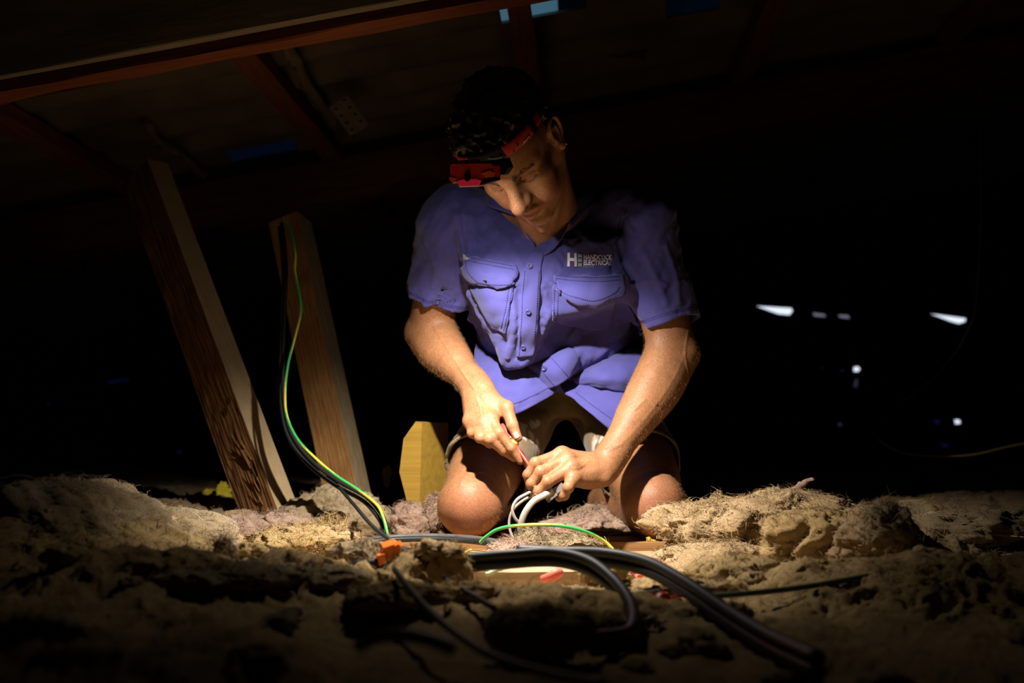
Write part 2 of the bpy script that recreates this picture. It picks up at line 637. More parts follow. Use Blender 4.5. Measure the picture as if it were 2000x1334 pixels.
# translucent daylight sheets over the openings
def daylight(name, c):
    m, nt, b = nodes_of(name)
    tr = nt.nodes.new('ShaderNodeBsdfTranslucent'); tr.inputs[0].default_value = (*c, 1)
    nt.links.new(tr.outputs[0], nt.nodes['Material Output'].inputs['Surface'])
    return m
DAY = [daylight('clear_roof_light', (.22, .33, .37)), daylight('grimy_roof_light', (.020, .045, .065)), daylight('dusty_roof_light', (.022, .045, .075))]
for o4, m_ in zip(OPEN, DAY):
    c = [rp(o4[0] - .25, o4[2] - .25, .049), rp(o4[1] + .25, o4[2] - .25, .049), rp(o4[1] + .25, o4[3] + .25, .049), rp(o4[0] - .25, o4[3] + .25, .049)]
    c = c + [p + RN * .003 for p in c]
    me = new_mesh('daylight_sheet', np.array(c) - rp(0, 0), [(0, 1, 2, 3), (7, 6, 5, 4), (0, 4, 5, 1), (1, 5, 6, 2), (2, 6, 7, 3), (3, 7, 4, 0)], m_, False)
    o = obj('daylight_sheet', me, ceiling); o.matrix_parent_inverse = Matrix()

# battens under the sheets
a_mid = on_roof(560, 180)[0]
for k, a in enumerate((a_mid - 1.30, a_mid - .66, a_mid, a_mid + .66, a_mid + 1.32, a_mid + 1.98, a_mid + 2.64)):
    timber('roof_batten', rp(a, -3.9, -.026), rp(a, 3.2, -.026), .058, .046, RN, WOOD_R, 40 + k, ceiling, nx=24)

# rafters
def rafter(u, v, b_w, depth, m, lab, seed, a0=-2.6, a1=3.6):
    a, b = on_roof(u, v, -.05 - depth)
    return timber('roof_rafter', rp(a0, b, -.05 - depth / 2), rp(a1, b, -.05 - depth / 2), b_w, depth, RN, m, seed, label=lab, kind='structure', nx=40, wob=.0016)
r1 = rafter(560, 86, .06, .17, WOOD_R, 'near roof rafter crossing above the left side', 61)
WOOD_G = mat('grey_weathered_board', (.30, .25, .18), rough=.9, spec=.1, noise=(4, (.16, .13, .095), .2), bump=(14, .4, .003), scale_vec=(1, 6, 6))
_ra, _rb = on_roof(560, 86, -.22)
timber('roof_board', rp(-2.6, _rb - .05, -.115), rp(3.6, _rb - .05, -.115), .022, .17, RN, WOOD_G, 66, label='grey weathered board nailed along the near rafter', kind='structure', nx=24)
r2 = rafter(640, 400, .06, .14, WOOD_D, 'far roof rafter with steel nail plate', 62)
rafter(1000, -330, .06, .17, WOOD_D, 'roof rafter above the camera', 63)
# upright prop that hides part of the daylight sheets
timber('roof_prop', at(1222, 110, 3.3), at(1222, -160, 3.3), .12, .09, (0, 1, 0), WOOD_D, 65, label='dark upright prop between the two daylight sheets', kind='structure')

# steel nail plate on the far rafter
STEELP = mat('galvanised_plate', (.17, .15, .13), rough=.6, metal=.4, noise=(40, (.11, .10, .085), .2))
HOLE = mat('plate_hole', (.02, .018, .016), rough=.8)
pl = obj('nail_plate', None, label='galvanised steel nail plate beside the red batten', cat='plate')
c0 = at(682, 226, 3.02); pl.location = tuple(c0)
px_, py_ = norm(at(706, 206, 3.0) - at(666, 224, 3.04)), None
pn = norm((0.05, -.75, -.66)); px_ = norm(px_ - pn * (px_ @ pn)); py_ = np.cross(pn, px_)
def plq(x, y, z): return px_ * x + py_ * y + pn * z
V = [plq(x, y, z) for z in (0, .002) for x, y in ((-.032, -.05), (.032, -.05), (.032, .05), (-.032, .05))]
o = obj('plate', new_mesh('plate', V, [(0, 3, 2, 1), (4, 5, 6, 7), (0, 1, 5, 4), (1, 2, 6, 5), (2, 3, 7, 6), (3, 0, 4, 7)], STEELP, False), pl); o.matrix_parent_inverse = Matrix()
for i in range(4):
    for x in (-.017, .017):
        y = -.037 + .0245 * i + (.008 if x > 0 else 0)
        V = [plq(x + .0042 * math.cos(t), y + .0034 * math.sin(t), .0024) for t in np.arange(10) * PI / 5] + [plq(x + .0055 * math.cos(t), y + .0045 * math.sin(t), .0018) for t in np.arange(10) * PI / 5]
        o = obj('nail_hole', new_mesh('nail_hole', V, [tuple(range(10))] + [(j, j + 10, (j + 1) % 10 + 10, (j + 1) % 10) for j in range(10)], HOLE, False), pl); o.matrix_parent_inverse = Matrix()

# lumpy sealant along the battens
FOAM = mat('old_sealant', (.20, .15, .11), rough=.9, bump=(60, .6, .004))
for k, (pts, lab) in enumerate(((((548, 85), (575, 118), (600, 170), (632, 215), (655, 245)), 'lumpy strip of old sealant along the red batten'),
                                (((285, 250), (320, 290), (352, 305), (385, 335), (400, 345)), 'lumpy strip of old sealant at the sheet edge'))):
    P = []
    for u, v in pts:
        a, b = on_roof(u, v, -.03); P.append(rp(a, b, -.02))
    V, F = tube(P, .013, 9, 9)
    V = V + np.stack([vnoise(V.astype(np.float32), 55, s) for s in (1, 2, 3)], 1) * .009
    obj('sealant_strip', mesh_vf('sealant_strip', V, F, FOAM), None, lab, 'sealant')

# end walls; the far one has gaps where daylight comes in
def zr(x, y):
    q = np.array((x, y, 0.0)); return float(RO[2] - ((q - RO)[0] * RN[0] + (q - RO)[1] * RN[1]) / RN[2]) + .12
def wall(name, pts2, holes, f3, lab):
    vs_ = [Vector(p) for p in pts2]; n = len(vs_); es = [(i, (i + 1) % n) for i in range(n)]
    fs = [list(range(n))]
    for h in holes:
        k = len(vs_); vs_ += [Vector(p) for p in h]; fs.append(list(range(k, k + len(h))))
        es += [(k + i, k + (i + 1) % len(h)) for i in range(len(h))]
    ov, oe, of, a_, b2, c2 = delaunay_2d_cdt(vs_, es, [], 0, 1e-6)
    def inside(p, poly):
        r = False; j = len(poly) - 1
        for i in range(len(poly)):
            if (poly[i][1] > p[1]) != (poly[j][1] > p[1]) and p[0] < (poly[j][0] - poly[i][0]) * (p[1] - poly[i][1]) / (poly[j][1] - poly[i][1]) + poly[i][0]: r = not r
            j = i
        return r
    F = []
    for f in of:
        c = sum((ov[i] for i in f), Vector((0, 0))) / len(f)
        if inside(c, pts2) and not any(inside(c, h) for h in holes): F.append(tuple(f))
    return obj(name, new_mesh(name, [f3(*v) for v in ov], F, BRICKM, False), label=lab, kind='structure')
gaps_px = [
    [(1478, 598), (1545, 602), (1548, 607), (1542, 615), (1520, 613)], [(1588, 611), (1611, 614), (1612, 619), (1590, 617)], [(1637, 615), (1657, 616), (1659, 622), (1641, 620)],
    [(1818, 613), (1886, 622), (1885, 628), (1873, 632), (1858, 628)],
    [(1668, 717), (1676, 716), (1680, 721), (1675, 726), (1667, 725)], [(1824, 821), (1834, 820), (1836, 827), (1827, 828)], [(1864, 820), (1874, 820), (1876, 827), (1866, 828)],
    [(1637, 827), (1642, 826), (1644, 831), (1639, 833)], [(1624, 729), (1647, 722), (1648, 731), (1627, 736)], [(1634, 738), (1646, 744), (1647, 750), (1636, 745)], [(1670, 742), (1676, 740), (1674, 756), (1667, 756)], [(1604, 719), (1624, 718), (1622, 724), (1610, 723)],
    [(208, 746), (252, 739), (250, 743), (212, 749)], [(93, 788), (97, 787), (98, 791), (94, 792)], [(345, 881), (356, 880), (354, 885), (347, 885)], [(1838, 866), (1852, 868), (1850, 873), (1839, 870)]]
holes = [[(float(at(u, v, 6.5)[0]), float(at(u, v, 6.5)[2])) for u, v in g] for g in gaps_px]
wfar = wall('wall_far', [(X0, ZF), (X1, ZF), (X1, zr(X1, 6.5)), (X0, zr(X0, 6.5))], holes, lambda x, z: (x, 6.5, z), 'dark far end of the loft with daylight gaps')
GAPDIM = daylight('gap_dimmer', (.16, .16, .20)); GAPDIMB = daylight('blue_gap_dimmer', (.05, .07, .16))  # translucent panels added behind some gaps only to dim their daylight
for k, h in enumerate(holes):
    if k < 7 and k not in (1, 2, 5): continue
    a = np.array(h); c = a.mean(0); r = np.abs(a - c).max() + .04
    V = [(c[0] + sx * r, 6.53 + dy, c[1] + sz * r) for dy in (0, .004) for sx, sz in ((-1, -1), (1, -1), (1, 1), (-1, 1))]
    obj('gap_dimmer', new_mesh('gap_dimmer', V, [(0, 1, 2, 3), (7, 6, 5, 4), (0, 4, 5, 1), (1, 5, 6, 2), (2, 6, 7, 3), (3, 7, 4, 0)], GAPDIMB if k >= 12 or k == 5 else (daylight('pale_gap_dimmer', (.45, .42, .46)) if k < 7 else GAPDIM), False), wfar)
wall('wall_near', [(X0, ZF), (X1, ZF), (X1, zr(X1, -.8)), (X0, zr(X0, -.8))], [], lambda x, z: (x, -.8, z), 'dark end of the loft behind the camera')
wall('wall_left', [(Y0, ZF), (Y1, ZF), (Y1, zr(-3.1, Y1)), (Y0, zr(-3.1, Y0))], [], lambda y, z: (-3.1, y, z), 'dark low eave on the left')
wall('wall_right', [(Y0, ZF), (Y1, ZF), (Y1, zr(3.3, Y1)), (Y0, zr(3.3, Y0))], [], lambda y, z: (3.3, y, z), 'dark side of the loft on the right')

# ceiling joists and boards in the floor
timber('ceiling_joist', (-1.3, 2.350, -.052), (1.5, 2.350, -.052), .15, .09, (0, 0, 1), WOOD_O, 71, label='orange pine joist under both knees', kind='structure', nx=30)
timber('ceiling_joist', (-1.3, 2.165, -.062), (1.5, 2.150, -.062), .10, .085, (0, 0, 1), WOOD_P, 72, label='dusty pale joist in front of the knees', kind='structure', nx=30)
timber('ceiling_joist', (-1.3, 1.905, -.062), (1.5, 1.890, -.062), .085, .085, (0, 0, 1), WOOD_P, 73, label='dusty pale joist nearest the camera', kind='structure', nx=30)
timber('ceiling_joist', (-1.8, 3.10, -.06), (1.8, 3.10, -.06), .09, .09, (0, 0, 1), WOOD_D, 74, label='dark joist behind the kneeling man', kind='structure', nx=20)

# leaning struts
def strut(name, face_px, Yb, Yt, n1, w1, w2, m1, m2, lab, seed, vt):
    """face_px: ((u, v) bottom, (u, v) top) of the edge between the broad and the narrow face"""
    (ub, vb), (ut, vt_) = face_px
    p0, p1 = at(ub, vb, Yb), at(ut, vt_, Yt)
    ext = p0 + (p1 - p0) * vt
    x = norm(ext - p0)
    n1 = norm(np.array(n1) - x * (np.array(n1) @ x)); n2 = np.cross(x, n1)
    if n2[0] < 0: n2 = -n2
    L = np.linalg.norm(ext - p0); nx, ny, nz = 90, 10, 7
    rg = np.random.default_rng(seed)
    V, F, mi = [], [], []
    def sheet(org, d1, len1, k, nrm, rough, idx, sd):
        base = len(V)
        I, J = np.meshgrid(np.arange(nx + 1), np.arange(k + 1), indexing='ij')
        tt, ss = L * I / nx, len1 * J / k
        q = np.stack([tt * 14, ss * 330, tt * 0 + sd], -1).reshape(-1, 3).astype(np.float32)
        d = (vnoise(q, 1.0, sd) + vnoise(q * np.float32((3, .25, 1)), 1.0, sd + 5)).reshape(I.shape) * rough
        d = np.where((J == 0) | (J == k) | (I == 0) | (I == nx), d * .3, d)
        V.extend((org + tt[..., None] * x + ss[..., None] * d1 + d[..., None] * nrm).reshape(-1, 3))
        for i in range(nx):
            for j in range(k):
                a = base + i * (k + 1) + j
                F.append((a, a + 1, a + k + 2, a + k + 1)); mi.append(idx)
    sheet(p0, -n2, w1, 44, n1, .0013, 0, seed)              # broad face
    sheet(p0, -n1, w2, 10, n2, .0007, 1, seed + 1)           # narrow face
    sheet(p0 - n1 * w2, -n2, w1, 4, -n1, .0004, 0, seed + 2)
    sheet(p0 - n2 * w1, -n1, w2, 4, -n2, .0004, 0, seed + 3)
    b = len(V); V += [p0, p0 - n2 * w1, p0 - n2 * w1 - n1 * w2, p0 - n1 * w2, ext, ext - n2 * w1, ext - n2 * w1 - n1 * w2, ext - n1 * w2]
    F += [(b, b + 1, b + 2, b + 3), (b + 4, b + 5, b + 6, b + 7)]; mi += [0, 0]
    me = new_mesh(name, V, F, [m1, m2], False)
    me.polygons.foreach_set('material_index', mi); me.update()
    return obj(name, me, None, lab, 'strut'), x, n1, n2, p0
WOOD_S1 = mat('rough_sawn_hardwood', (.30, .14, .05), rough=.9, spec=.1, noise=(16, (.16, .07, .028), .2), bump=(40, .6, .003))
WOOD_S2 = mat('knotted_pine', (.46, .225, .075), rough=.85, spec=.15, noise=(9, (.30, .14, .05), .16), bump=(30, .4, .002))
WOOD_S3 = mat('grey_sawn_edge', (.44, .325, .185), rough=.9, spec=.1, noise=(30, (.35, .25, .135), .25), bump=(80, .5, .002))
s1 = strut('roof_strut', ((548, 1012), (386, 575)), 2.52, 2.70, (-.6, -.8, 0), .115, .062, WOOD_S1, WOOD_S3, 'rough dark hardwood strut leaning at the left, with torn grain', 81, 1.7)
s2 = strut('roof_strut', ((703, 985), (618, 590)), 2.82, 2.98, (-.25, -.97, 0), .088, .085, WOOD_S2, WOOD_S3, 'orange pine strut leaning behind the hanging wires', 82, 1.5)
# torn splinters on the rough strut
so, sx, sn1, sn2, sp0 = s1
GOUGE = mat('torn_grain', (.075, .032, .014), rough=.95)
for k, (t, w, ln, hw) in enumerate(((.10, .030, .055, .010), (.135, .022, .05, .007), (.17, .035, .03, .006), (.30, .045, .022, .005), (.315, .020, .018, .004), (.04, .05, .02, .004))):
    rgk = np.random.default_rng(k)
    c = sp0 + sx * t - sn2 * w + sn1 * .0032
    V = []; n = 12
    for i in range(n):
        a = 2 * PI * i / n
        V.append(c + sx * (ln * .5 * math.cos(a) * rgk.uniform(.7, 1.2)) - sn2 * (hw * math.sin(a) * rgk.uniform(.6, 1.3)))
    V.append(c - sn1 * .004)
    obj('torn_grain', new_mesh('torn_grain', V, [(i, (i + 1) % n, n) for i in range(n)], GOUGE, False), so)
for k in range(9):
    rgk = np.random.default_rng(k + 50)
    c = sp0 + sx * rgk.uniform(.05, .2) - sn2 * rgk.uniform(.02, .04) + sn1 * .002
    V, F = tube([c, c + sx * .02 + sn1 * .004, c + sx * .045 + sn1 * rgk.uniform(.004, .014)], [.0022, .0016, .0003], 5, 3)
    obj('splinter', mesh_vf('splinter', V, F, WOOD_S1), so)

# yellow pine block standing behind
Yb = 2.52
out = [(788, 857), (812, 823), (824, 825), (819, 1004), (801, 1004), (780, 922)]
f0 = np.array([at(u, v, Yb) for u, v in out]); dv_ = np.array((.055, .08, 0))
V = list(f0) + list(f0 + dv_); k = len(f0)
F = [tuple(range(k))[::-1], tuple(range(k, 2 * k))] + [(i, (i + 1) % k, (i + 1) % k + k, i + k) for i in range(k)]
obj('timber_block', new_mesh('timber_block', V, F, WOOD_Y, False), None, 'yellow pine block with cut corners standing behind the man\'s right leg', 'timber block')
# ================================================================== insulation
def wool(name, c1, c2, sc=26):
    m, nt, b = nodes_of(name)
    N, L = nt.nodes.new, nt.links.new
    tc = N('ShaderNodeTexCoord')
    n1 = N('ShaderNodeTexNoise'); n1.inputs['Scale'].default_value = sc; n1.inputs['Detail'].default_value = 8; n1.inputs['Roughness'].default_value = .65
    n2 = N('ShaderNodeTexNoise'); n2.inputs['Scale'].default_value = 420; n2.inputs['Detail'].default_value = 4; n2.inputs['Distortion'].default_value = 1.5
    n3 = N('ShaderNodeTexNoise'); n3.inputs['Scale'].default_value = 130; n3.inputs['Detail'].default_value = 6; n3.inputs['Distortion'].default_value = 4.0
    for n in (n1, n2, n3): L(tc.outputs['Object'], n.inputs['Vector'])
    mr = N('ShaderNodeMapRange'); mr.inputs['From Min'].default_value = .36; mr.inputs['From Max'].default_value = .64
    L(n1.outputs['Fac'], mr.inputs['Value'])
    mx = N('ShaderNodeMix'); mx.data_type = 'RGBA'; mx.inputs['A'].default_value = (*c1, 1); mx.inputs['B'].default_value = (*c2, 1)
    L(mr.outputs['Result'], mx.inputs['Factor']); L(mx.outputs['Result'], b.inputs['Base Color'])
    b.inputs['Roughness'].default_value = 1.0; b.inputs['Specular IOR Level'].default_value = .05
    b.inputs['Sheen Weight'].default_value = .25; b.inputs['Sheen Roughness'].default_value = .6
    ad = N('ShaderNodeMath'); ad.operation = 'ADD'
    L(n2.outputs['Fac'], ad.inputs[0]); L(n3.outputs['Fac'], ad.inputs[1])
    bp = N('ShaderNodeBump'); bp.inputs['Strength'].default_value = .9; bp.inputs['Distance'].default_value = .006
    L(ad.outputs[0], bp.inputs['Height']); L(bp.outputs['Normal'], b.inputs['Normal'])
    return m
WOOL = wool('beige_wool', (.74, .48, .215), (.56, .345, .14))
WOOLP = wool('pink_beige_wool', (.66, .40, .265), (.50, .29, .185))
WOOLY = wool('yellow_wool', (.74, .48, .17), (.54, .325, .10))
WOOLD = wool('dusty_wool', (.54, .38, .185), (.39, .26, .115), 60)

# the bed: a continuous field of blown wool between and over the joists
BUMPS = [  # crest pixel u, v, depth, half width x, half depth y
    (120, 985, 1.75, .36, .22), (-60, 985, 1.65, .35, .25), (330, 1015, 2.15, .18, .12), (260, 1030, 1.95, .10, .08),
    (620, 985, 2.62, .24, .18), (720, 1010, 2.55, .12, .08), (400, 985, 2.95, .45, .25), (520, 1030, 2.35, .16, .08),
    (470, 1075, 1.72, .30, .10), (250, 1080, 1.5, .40, .14), (650, 1092, 1.62, .14, .06), (560, 1085, 1.55, .2, .07),
    (800, 1105, 1.60, .09, .05), (880, 1092, 1.58, .05, .04), (1010, 1152, 1.52, .14, .06), (1130, 1172, 1.45, .16, .07),
    (1400, 1000, 2.16, .10, .09), (1560, 985, 2.25, .20, .10), (1760, 990, 2.45, .3, .14), (1900, 1010, 2.3, .25, .15),
    (1400, 1078, 1.95, .14, .07), (1580, 1035, 1.95, .12, .07), (1700, 1020, 1.9, .10, .07), (1800, 1040, 1.85, .14, .08),
    (1500, 1105, 1.70, .25, .07), (1650, 1100, 1.62, .25, .08), (1350, 1160, 1.60, .22, .07), (1900, 1085, 1.6, .35, .12),
    (1160, 990, 2.62, .12, .06), (1500, 975, 3.2, .6, .25), (900, 1000, 3.1, .4, .2), (2100, 1000, 2.2, .4, .3)]
BASE_Z = -.055
def bed_z(X, Y):
    z = np.full(X.shape, BASE_Z)
    # the foreground and the far field are filled to about joist level
    z = z + (.016 + .038 * np.clip((-.20 - X / np.maximum(Y, .5) * 1.4) / .12, 0, 1)) * np.clip((1.74 - Y) / .18, 0, 1) + .05 * np.clip((Y - 2.55) / .25, 0, 1)
    z = z + .05 * np.clip((-.42 - X) / .2, 0, 1) * np.clip((Y - 1.6) / .1, 0, 1) + .05 * np.clip((X - .62) / .2, 0, 1) * np.clip((Y - 1.6) / .1, 0, 1)
    t = np.full(X.shape, -1.0)
    for u, v, Yc, sx, sy in BUMPS:
        c = at(u, v, Yc)
        g = np.exp(-((X - c[0]) / sx) ** 2 - ((Y - Yc) / sy) ** 2)
        t = np.maximum(t, (c[2] - BASE_Z) * g)
    z0 = BASE_Z + np.maximum(t, 0)
    k = .03
    h = np.clip(k - np.abs(z - z0), 0, None) / k
    return np.maximum(z, z0) + h * h * k * .25
us = np.r_[np.arange(-900, 40, 18.0), np.arange(40, 1960, 5.4), np.arange(1960, 2901, 18.0)]
ys = np.r_[np.geomspace(.42, 1.4, 110, endpoint=False), np.linspace(1.4, 2.75, 380, endpoint=False), np.geomspace(2.75, 5.6, 80)]
U, Yg = np.meshgrid(us, ys)
Xg = np.clip((U - 1000) * np.maximum(Yg, 1.0) / FPX, -3.0, 3.2)
Z = bed_z(Xg, Yg)
P = np.stack([Xg, Yg, Z], -1).reshape(-1, 3).astype(np.float32)
Pw = P + .02 * np.stack([vnoise(P, 16, 1), vnoise(P, 16, 2), vnoise(P, 16, 3)], -1)
rough = np.clip((P[:, 2] - BASE_Z) / .03, .15, 1)
d = .011 * vnoise(Pw, 9, 5) + .007 * (1 - np.abs(vnoise(Pw, 22, 6)) * 2) + .0035 * vnoise(Pw, 60, 7)
Pv = Pw + .006 * np.stack([vnoise(P, 70, 21), vnoise(P, 70, 22), vnoise(P, 70, 23)], -1)
d = d + .0042 * (.5 - np.abs(vnoise(Pv, 95, 8))) + .0026 * vnoise(Pv, 210, 9)
P[:, 2] += d * rough
P[:, 0] += (.006 * vnoise(Pw, 34, 11) + .003 * vnoise(Pw, 90, 12)) * rough
P[:, 1] += (.006 * vnoise(Pw, 34, 13) + .003 * vnoise(Pw, 90, 14)) * rough
nr, nc = Xg.shape
I = np.arange(nr * nc).reshape(nr, nc)
F = np.stack([I[:-1, :-1], I[:-1, 1:], I[1:, 1:], I[1:, :-1]], -1).reshape(-1, 4)
bed_me = np_mesh('insulation_bed', P, F, WOOL); bed_me.materials.append(WOOLY); bed_me.materials.append(WOOLD)
fc = P[F].mean(1)
mi = np.where(fc[:, 1] + .10 * vnoise(fc.astype(np.float32), 6, 3) < 1.74, 1, np.where(fbm(fc.astype(np.float32), 5, 2, 8) > .25, 2, 0)).astype(np.int32)
bed_me.polygons.foreach_set('material_index', mi)
bed = obj('insulation_bed', bed_me, None, 'matted beige wool insulation spread over the floor', 'insulation', kind='stuff')
BED = Surf(P, F)

def lump(c, size, seed, amp=(.34, .20, .10, .05), n=(64, 36), stretch=None, rot=0.0):
    """torn lump of wool"""
    a = np.linspace(0, 2 * PI, n[0], endpoint=False); b = np.linspace(.04, PI - .04, n[1])
    A, Bb = np.meshgrid(a, b)
    D = np.stack([np.cos(A) * np.sin(Bb), np.sin(A) * np.sin(Bb), np.cos(Bb)], -1).reshape(-1, 3).astype(np.float32)
    Q = D * np.asarray(size, np.float32) * (1.0 / max(size)) + seed * 7.3
    Q = Q + .25 * np.stack([vnoise(Q, 2.2, seed), vnoise(Q, 2.2, seed + 1), vnoise(Q, 2.2, seed + 2)], -1)
    Q2 = Q + .09 * np.stack([vnoise(Q, 7, seed + 8), vnoise(Q, 7, seed + 9), vnoise(Q, 7, seed + 10)], -1)
    r = 1 + amp[0] * vnoise(Q, 1.7, seed + 3) + amp[1] * (.6 - 1.2 * np.abs(vnoise(Q, 4.2, seed + 4))) + 1.3 * amp[2] * (.5 - np.abs(vnoise(Q2, 8.0, seed + 5))) + 1.2 * amp[3] * (.5 - np.abs(vnoise(Q2, 19, seed + 6))) + .6 * amp[3] * vnoise(Q2, 40, seed + 7)
    V = D * np.asarray(size) * r[:, None]
    cr, sr = math.cos(rot), math.sin(rot)
    V = np.stack([V[:, 0] * cr - V[:, 1] * sr, V[:, 0] * sr + V[:, 1] * cr, V[:, 2]], 1)
    m, k = n
    F = [(j * m + i, j * m + (i + 1) % m, (j + 1) * m + (i + 1) % m, (j + 1) * m + i) for j in range(k - 1) for i in range(m)]
    F = np.array(F)
    return V, F

FIBRE = mat('wool_fibre', (.66, .47, .26), rough=.8, spec=.2)
def clump(u, v, Y, sx, sy, sz, seed, m, label, group=None, rot=0.0, n=(72, 40), fuzz=60, ztop=None, amp=(.34, .20, .10, .05)):
    """(u, v) is where its middle shows"""
    c = at(u, v, Y)
    V, F = lump(c, (sx, sy, sz), seed, n=n, rot=rot, amp=amp)
    o = obj('insulation_clump', np_mesh('insulation_clump', V, F, m), None, label, 'insulation', group)
    o.location = tuple(c)
    if fuzz:
        fuzz = int(fuzz * 8 + 250)
        rg = np.random.default_rng(seed)
        N_ = vnormals(V, F)
        if (N_ * V).sum(1).mean() < 0: N_ = -N_
        sel = rg.choice(np.where(V[:, 2] > -sz * .5)[0], fuzz)
        Vs, Fs = wisps(V[sel], N_[sel], .016, .00050, seed, 34.0)
        f = obj('loose_fibres', tri_np_mesh('loose_fibres', Vs, Fs, m), o, kind='stuff'); f.matrix_parent_inverse = Matrix()
    return o

# the torn batts and clumps that can be told apart
clump(1400, 1030, 2.12, .115, .10, .045, 101, WOOL, 'torn end of a thick wool batt beside the man\'s left knee', rot=-.1, n=(130, 64), fuzz=420)
clump(1520, 1015, 2.14, .135, .10, .040, 102, WOOL, 'ragged wool batt lying right of the left knee, under the standing shred', n=(130, 64), fuzz=420)
clump(1165, 1018, 2.52, .060, .07, .030, 103, WOOLP, 'pink wool heap on the floor between the knees', n=(110, 56), fuzz=100)
clump(1135, 1035, 2.44, .090, .06, .026, 104, WOOLP, 'flat pink wool pad in front of the heap between the knees', n=(110, 50), fuzz=80)
clump(1210, 1034, 2.46, .040, .05, .020, 105, WOOLP, 'small pink wool lump beside the inner left knee', n=(80, 40))
clump(1045, 1064, 2.13, .036, .03, .022, 106, WOOLD, 'curled wool tuft at the foot of the white cables', n=(90, 44), fuzz=90)
clump(1120, 1068, 2.11, .050, .03, .020, 107, WOOLD, 'crumbled wool tuft under the arched earth wire', n=(100, 48), fuzz=90)
clump(1000, 1078, 2.02, .040, .03, .016, 108, WOOLP, 'small wool scrap lying on the coiled cables', n=(80, 40), fuzz=60)
clump(800, 1030, 2.52, .050, .05, .040, 109, WOOLP, 'pink wool clump left of the right knee', n=(90, 48), fuzz=80)
clump(848, 1008, 2.50, .016, .02, .035, 110, WOOLP, 'upright pink wool wisp touching the right knee', n=(56, 40), fuzz=60)
clump(665, 1012, 2.55, .105, .09, .060, 111, WOOLD, 'grey dusty wool mound at the foot of the pine strut', n=(110, 56), fuzz=60)
clump(475, 1040, 2.33, .070, .06, .036, 112, WOOLP, 'smooth rounded wool pad in front of the hardwood strut', amp=(.28, .12, .04, .02), n=(90, 48), fuzz=40)
clump(545, 1035, 2.36, .055, .05, .034, 113, WOOLP, 'pinkish wool lump touching the hardwood strut', n=(90, 48), fuzz=40)
clump(590, 1062, 2.15, .085, .05, .030, 114, WOOLY, 'long shaggy wool tuft left of the cable loop', n=(120, 60), fuzz=160, rot=.2, amp=(.34, .26, .16, .08))
clump(648, 1038, 2.16, .024, .02, .020, 115, WOOLY, 'curled top of shaggy wool beside the board end', n=(70, 40), fuzz=90, amp=(.34, .26, .16, .08))
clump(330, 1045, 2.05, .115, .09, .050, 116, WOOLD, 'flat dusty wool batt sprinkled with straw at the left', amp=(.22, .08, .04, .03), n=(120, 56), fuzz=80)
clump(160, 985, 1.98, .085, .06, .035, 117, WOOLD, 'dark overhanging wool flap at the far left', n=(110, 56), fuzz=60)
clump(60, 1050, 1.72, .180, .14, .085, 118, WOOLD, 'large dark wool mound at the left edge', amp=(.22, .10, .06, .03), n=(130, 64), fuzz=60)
clump(260, 1070, 1.78, .050, .05, .036, 119, WOOLY, 'orange wool knob in front of the dusty batt', n=(80, 44))
clump(1590, 1065, 1.86, .075, .06, .046, 120, WOOLY, 'yellow wool lump with a torn hollow right of centre', n=(110, 56), fuzz=110)
clump(1700, 1062, 1.80, .070, .06, .040, 121, WOOL, 'brown wool lump between the yellow lump and the tall tuft', n=(100, 52))
clump(1735, 1030, 1.72, .034, .03, .034, 122, WOOLD, 'tall blurred wool tuft at the right', n=(80, 48))
clump(1405, 1085, 1.98, .100, .05, .022, 123, WOOL, 'flat wool batt piece on the near right joist', amp=(.2, .12, .08, .05), n=(120, 50), fuzz=90)
clump(1880, 1030, 2.1, .16, .12, .030, 124, WOOLD, 'flat dusty wool pad at the far right', n=(110, 50))
clump(812, 1118, 1.66, .034, .03, .026, 125, WOOLY, 'yellowish wool lump below the orange clip', n=(80, 44), fuzz=70)
clump(878, 1100, 1.62, .024, .022, .024, 126, WOOLY, 'pale wool tuft where the black cables cross', n=(70, 40), fuzz=70)
clump(700, 1090, 1.70, .040, .035, .024, 127, WOOLD, 'dark wool clump beside the orange clip', n=(80, 44), fuzz=50)
clump(1180, 1120, 1.72, .030, .025, .020, 128, WOOLY, 'pale crumbly wool inside the black cable loop', n=(70, 40), fuzz=50)
clump(437, 1078, 1.62, .014, .012, .016, 129, WOOLD, 'tiny dark wool pellet before the rounded pad', n=(48, 30), fuzz=20)

for k, (u, v, Yc, sx, sz, lab) in enumerate((
    (985, 1172, 1.52, .050, .013, 'yellow wool lump below the crossing black cables'), (1090, 1192, 1.46, .060, .012, 'yellow wool lump in front of the coral sleeve'),
    (900, 1160, 1.50, .045, .014, 'olive wool lump crossed by the thin dark cable'), (1150, 1222, 1.36, .045, .011, 'blurred wool lump inside the bend of the black hook'),
    (760, 1165, 1.42, .055, .014, 'blurred wool lump left of the green cable'), (1385, 1160, 1.62, .050, .018, 'low wool pad under the right black cable'),
    (1440, 1120, 1.70, .060, .022, 'wool pad left of the long green wire'), (1060, 1235, 1.18, .050, .022, 'dim blurred wool lump near the bottom middle'),
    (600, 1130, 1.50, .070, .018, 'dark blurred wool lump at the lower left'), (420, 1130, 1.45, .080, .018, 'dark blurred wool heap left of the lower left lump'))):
    clump(u, v, Yc, sx, sx * .85, sz, 200 + k * 13, WOOLY if k != 8 and k != 9 else WOOLD, lab, n=(84, 44), fuzz=30)

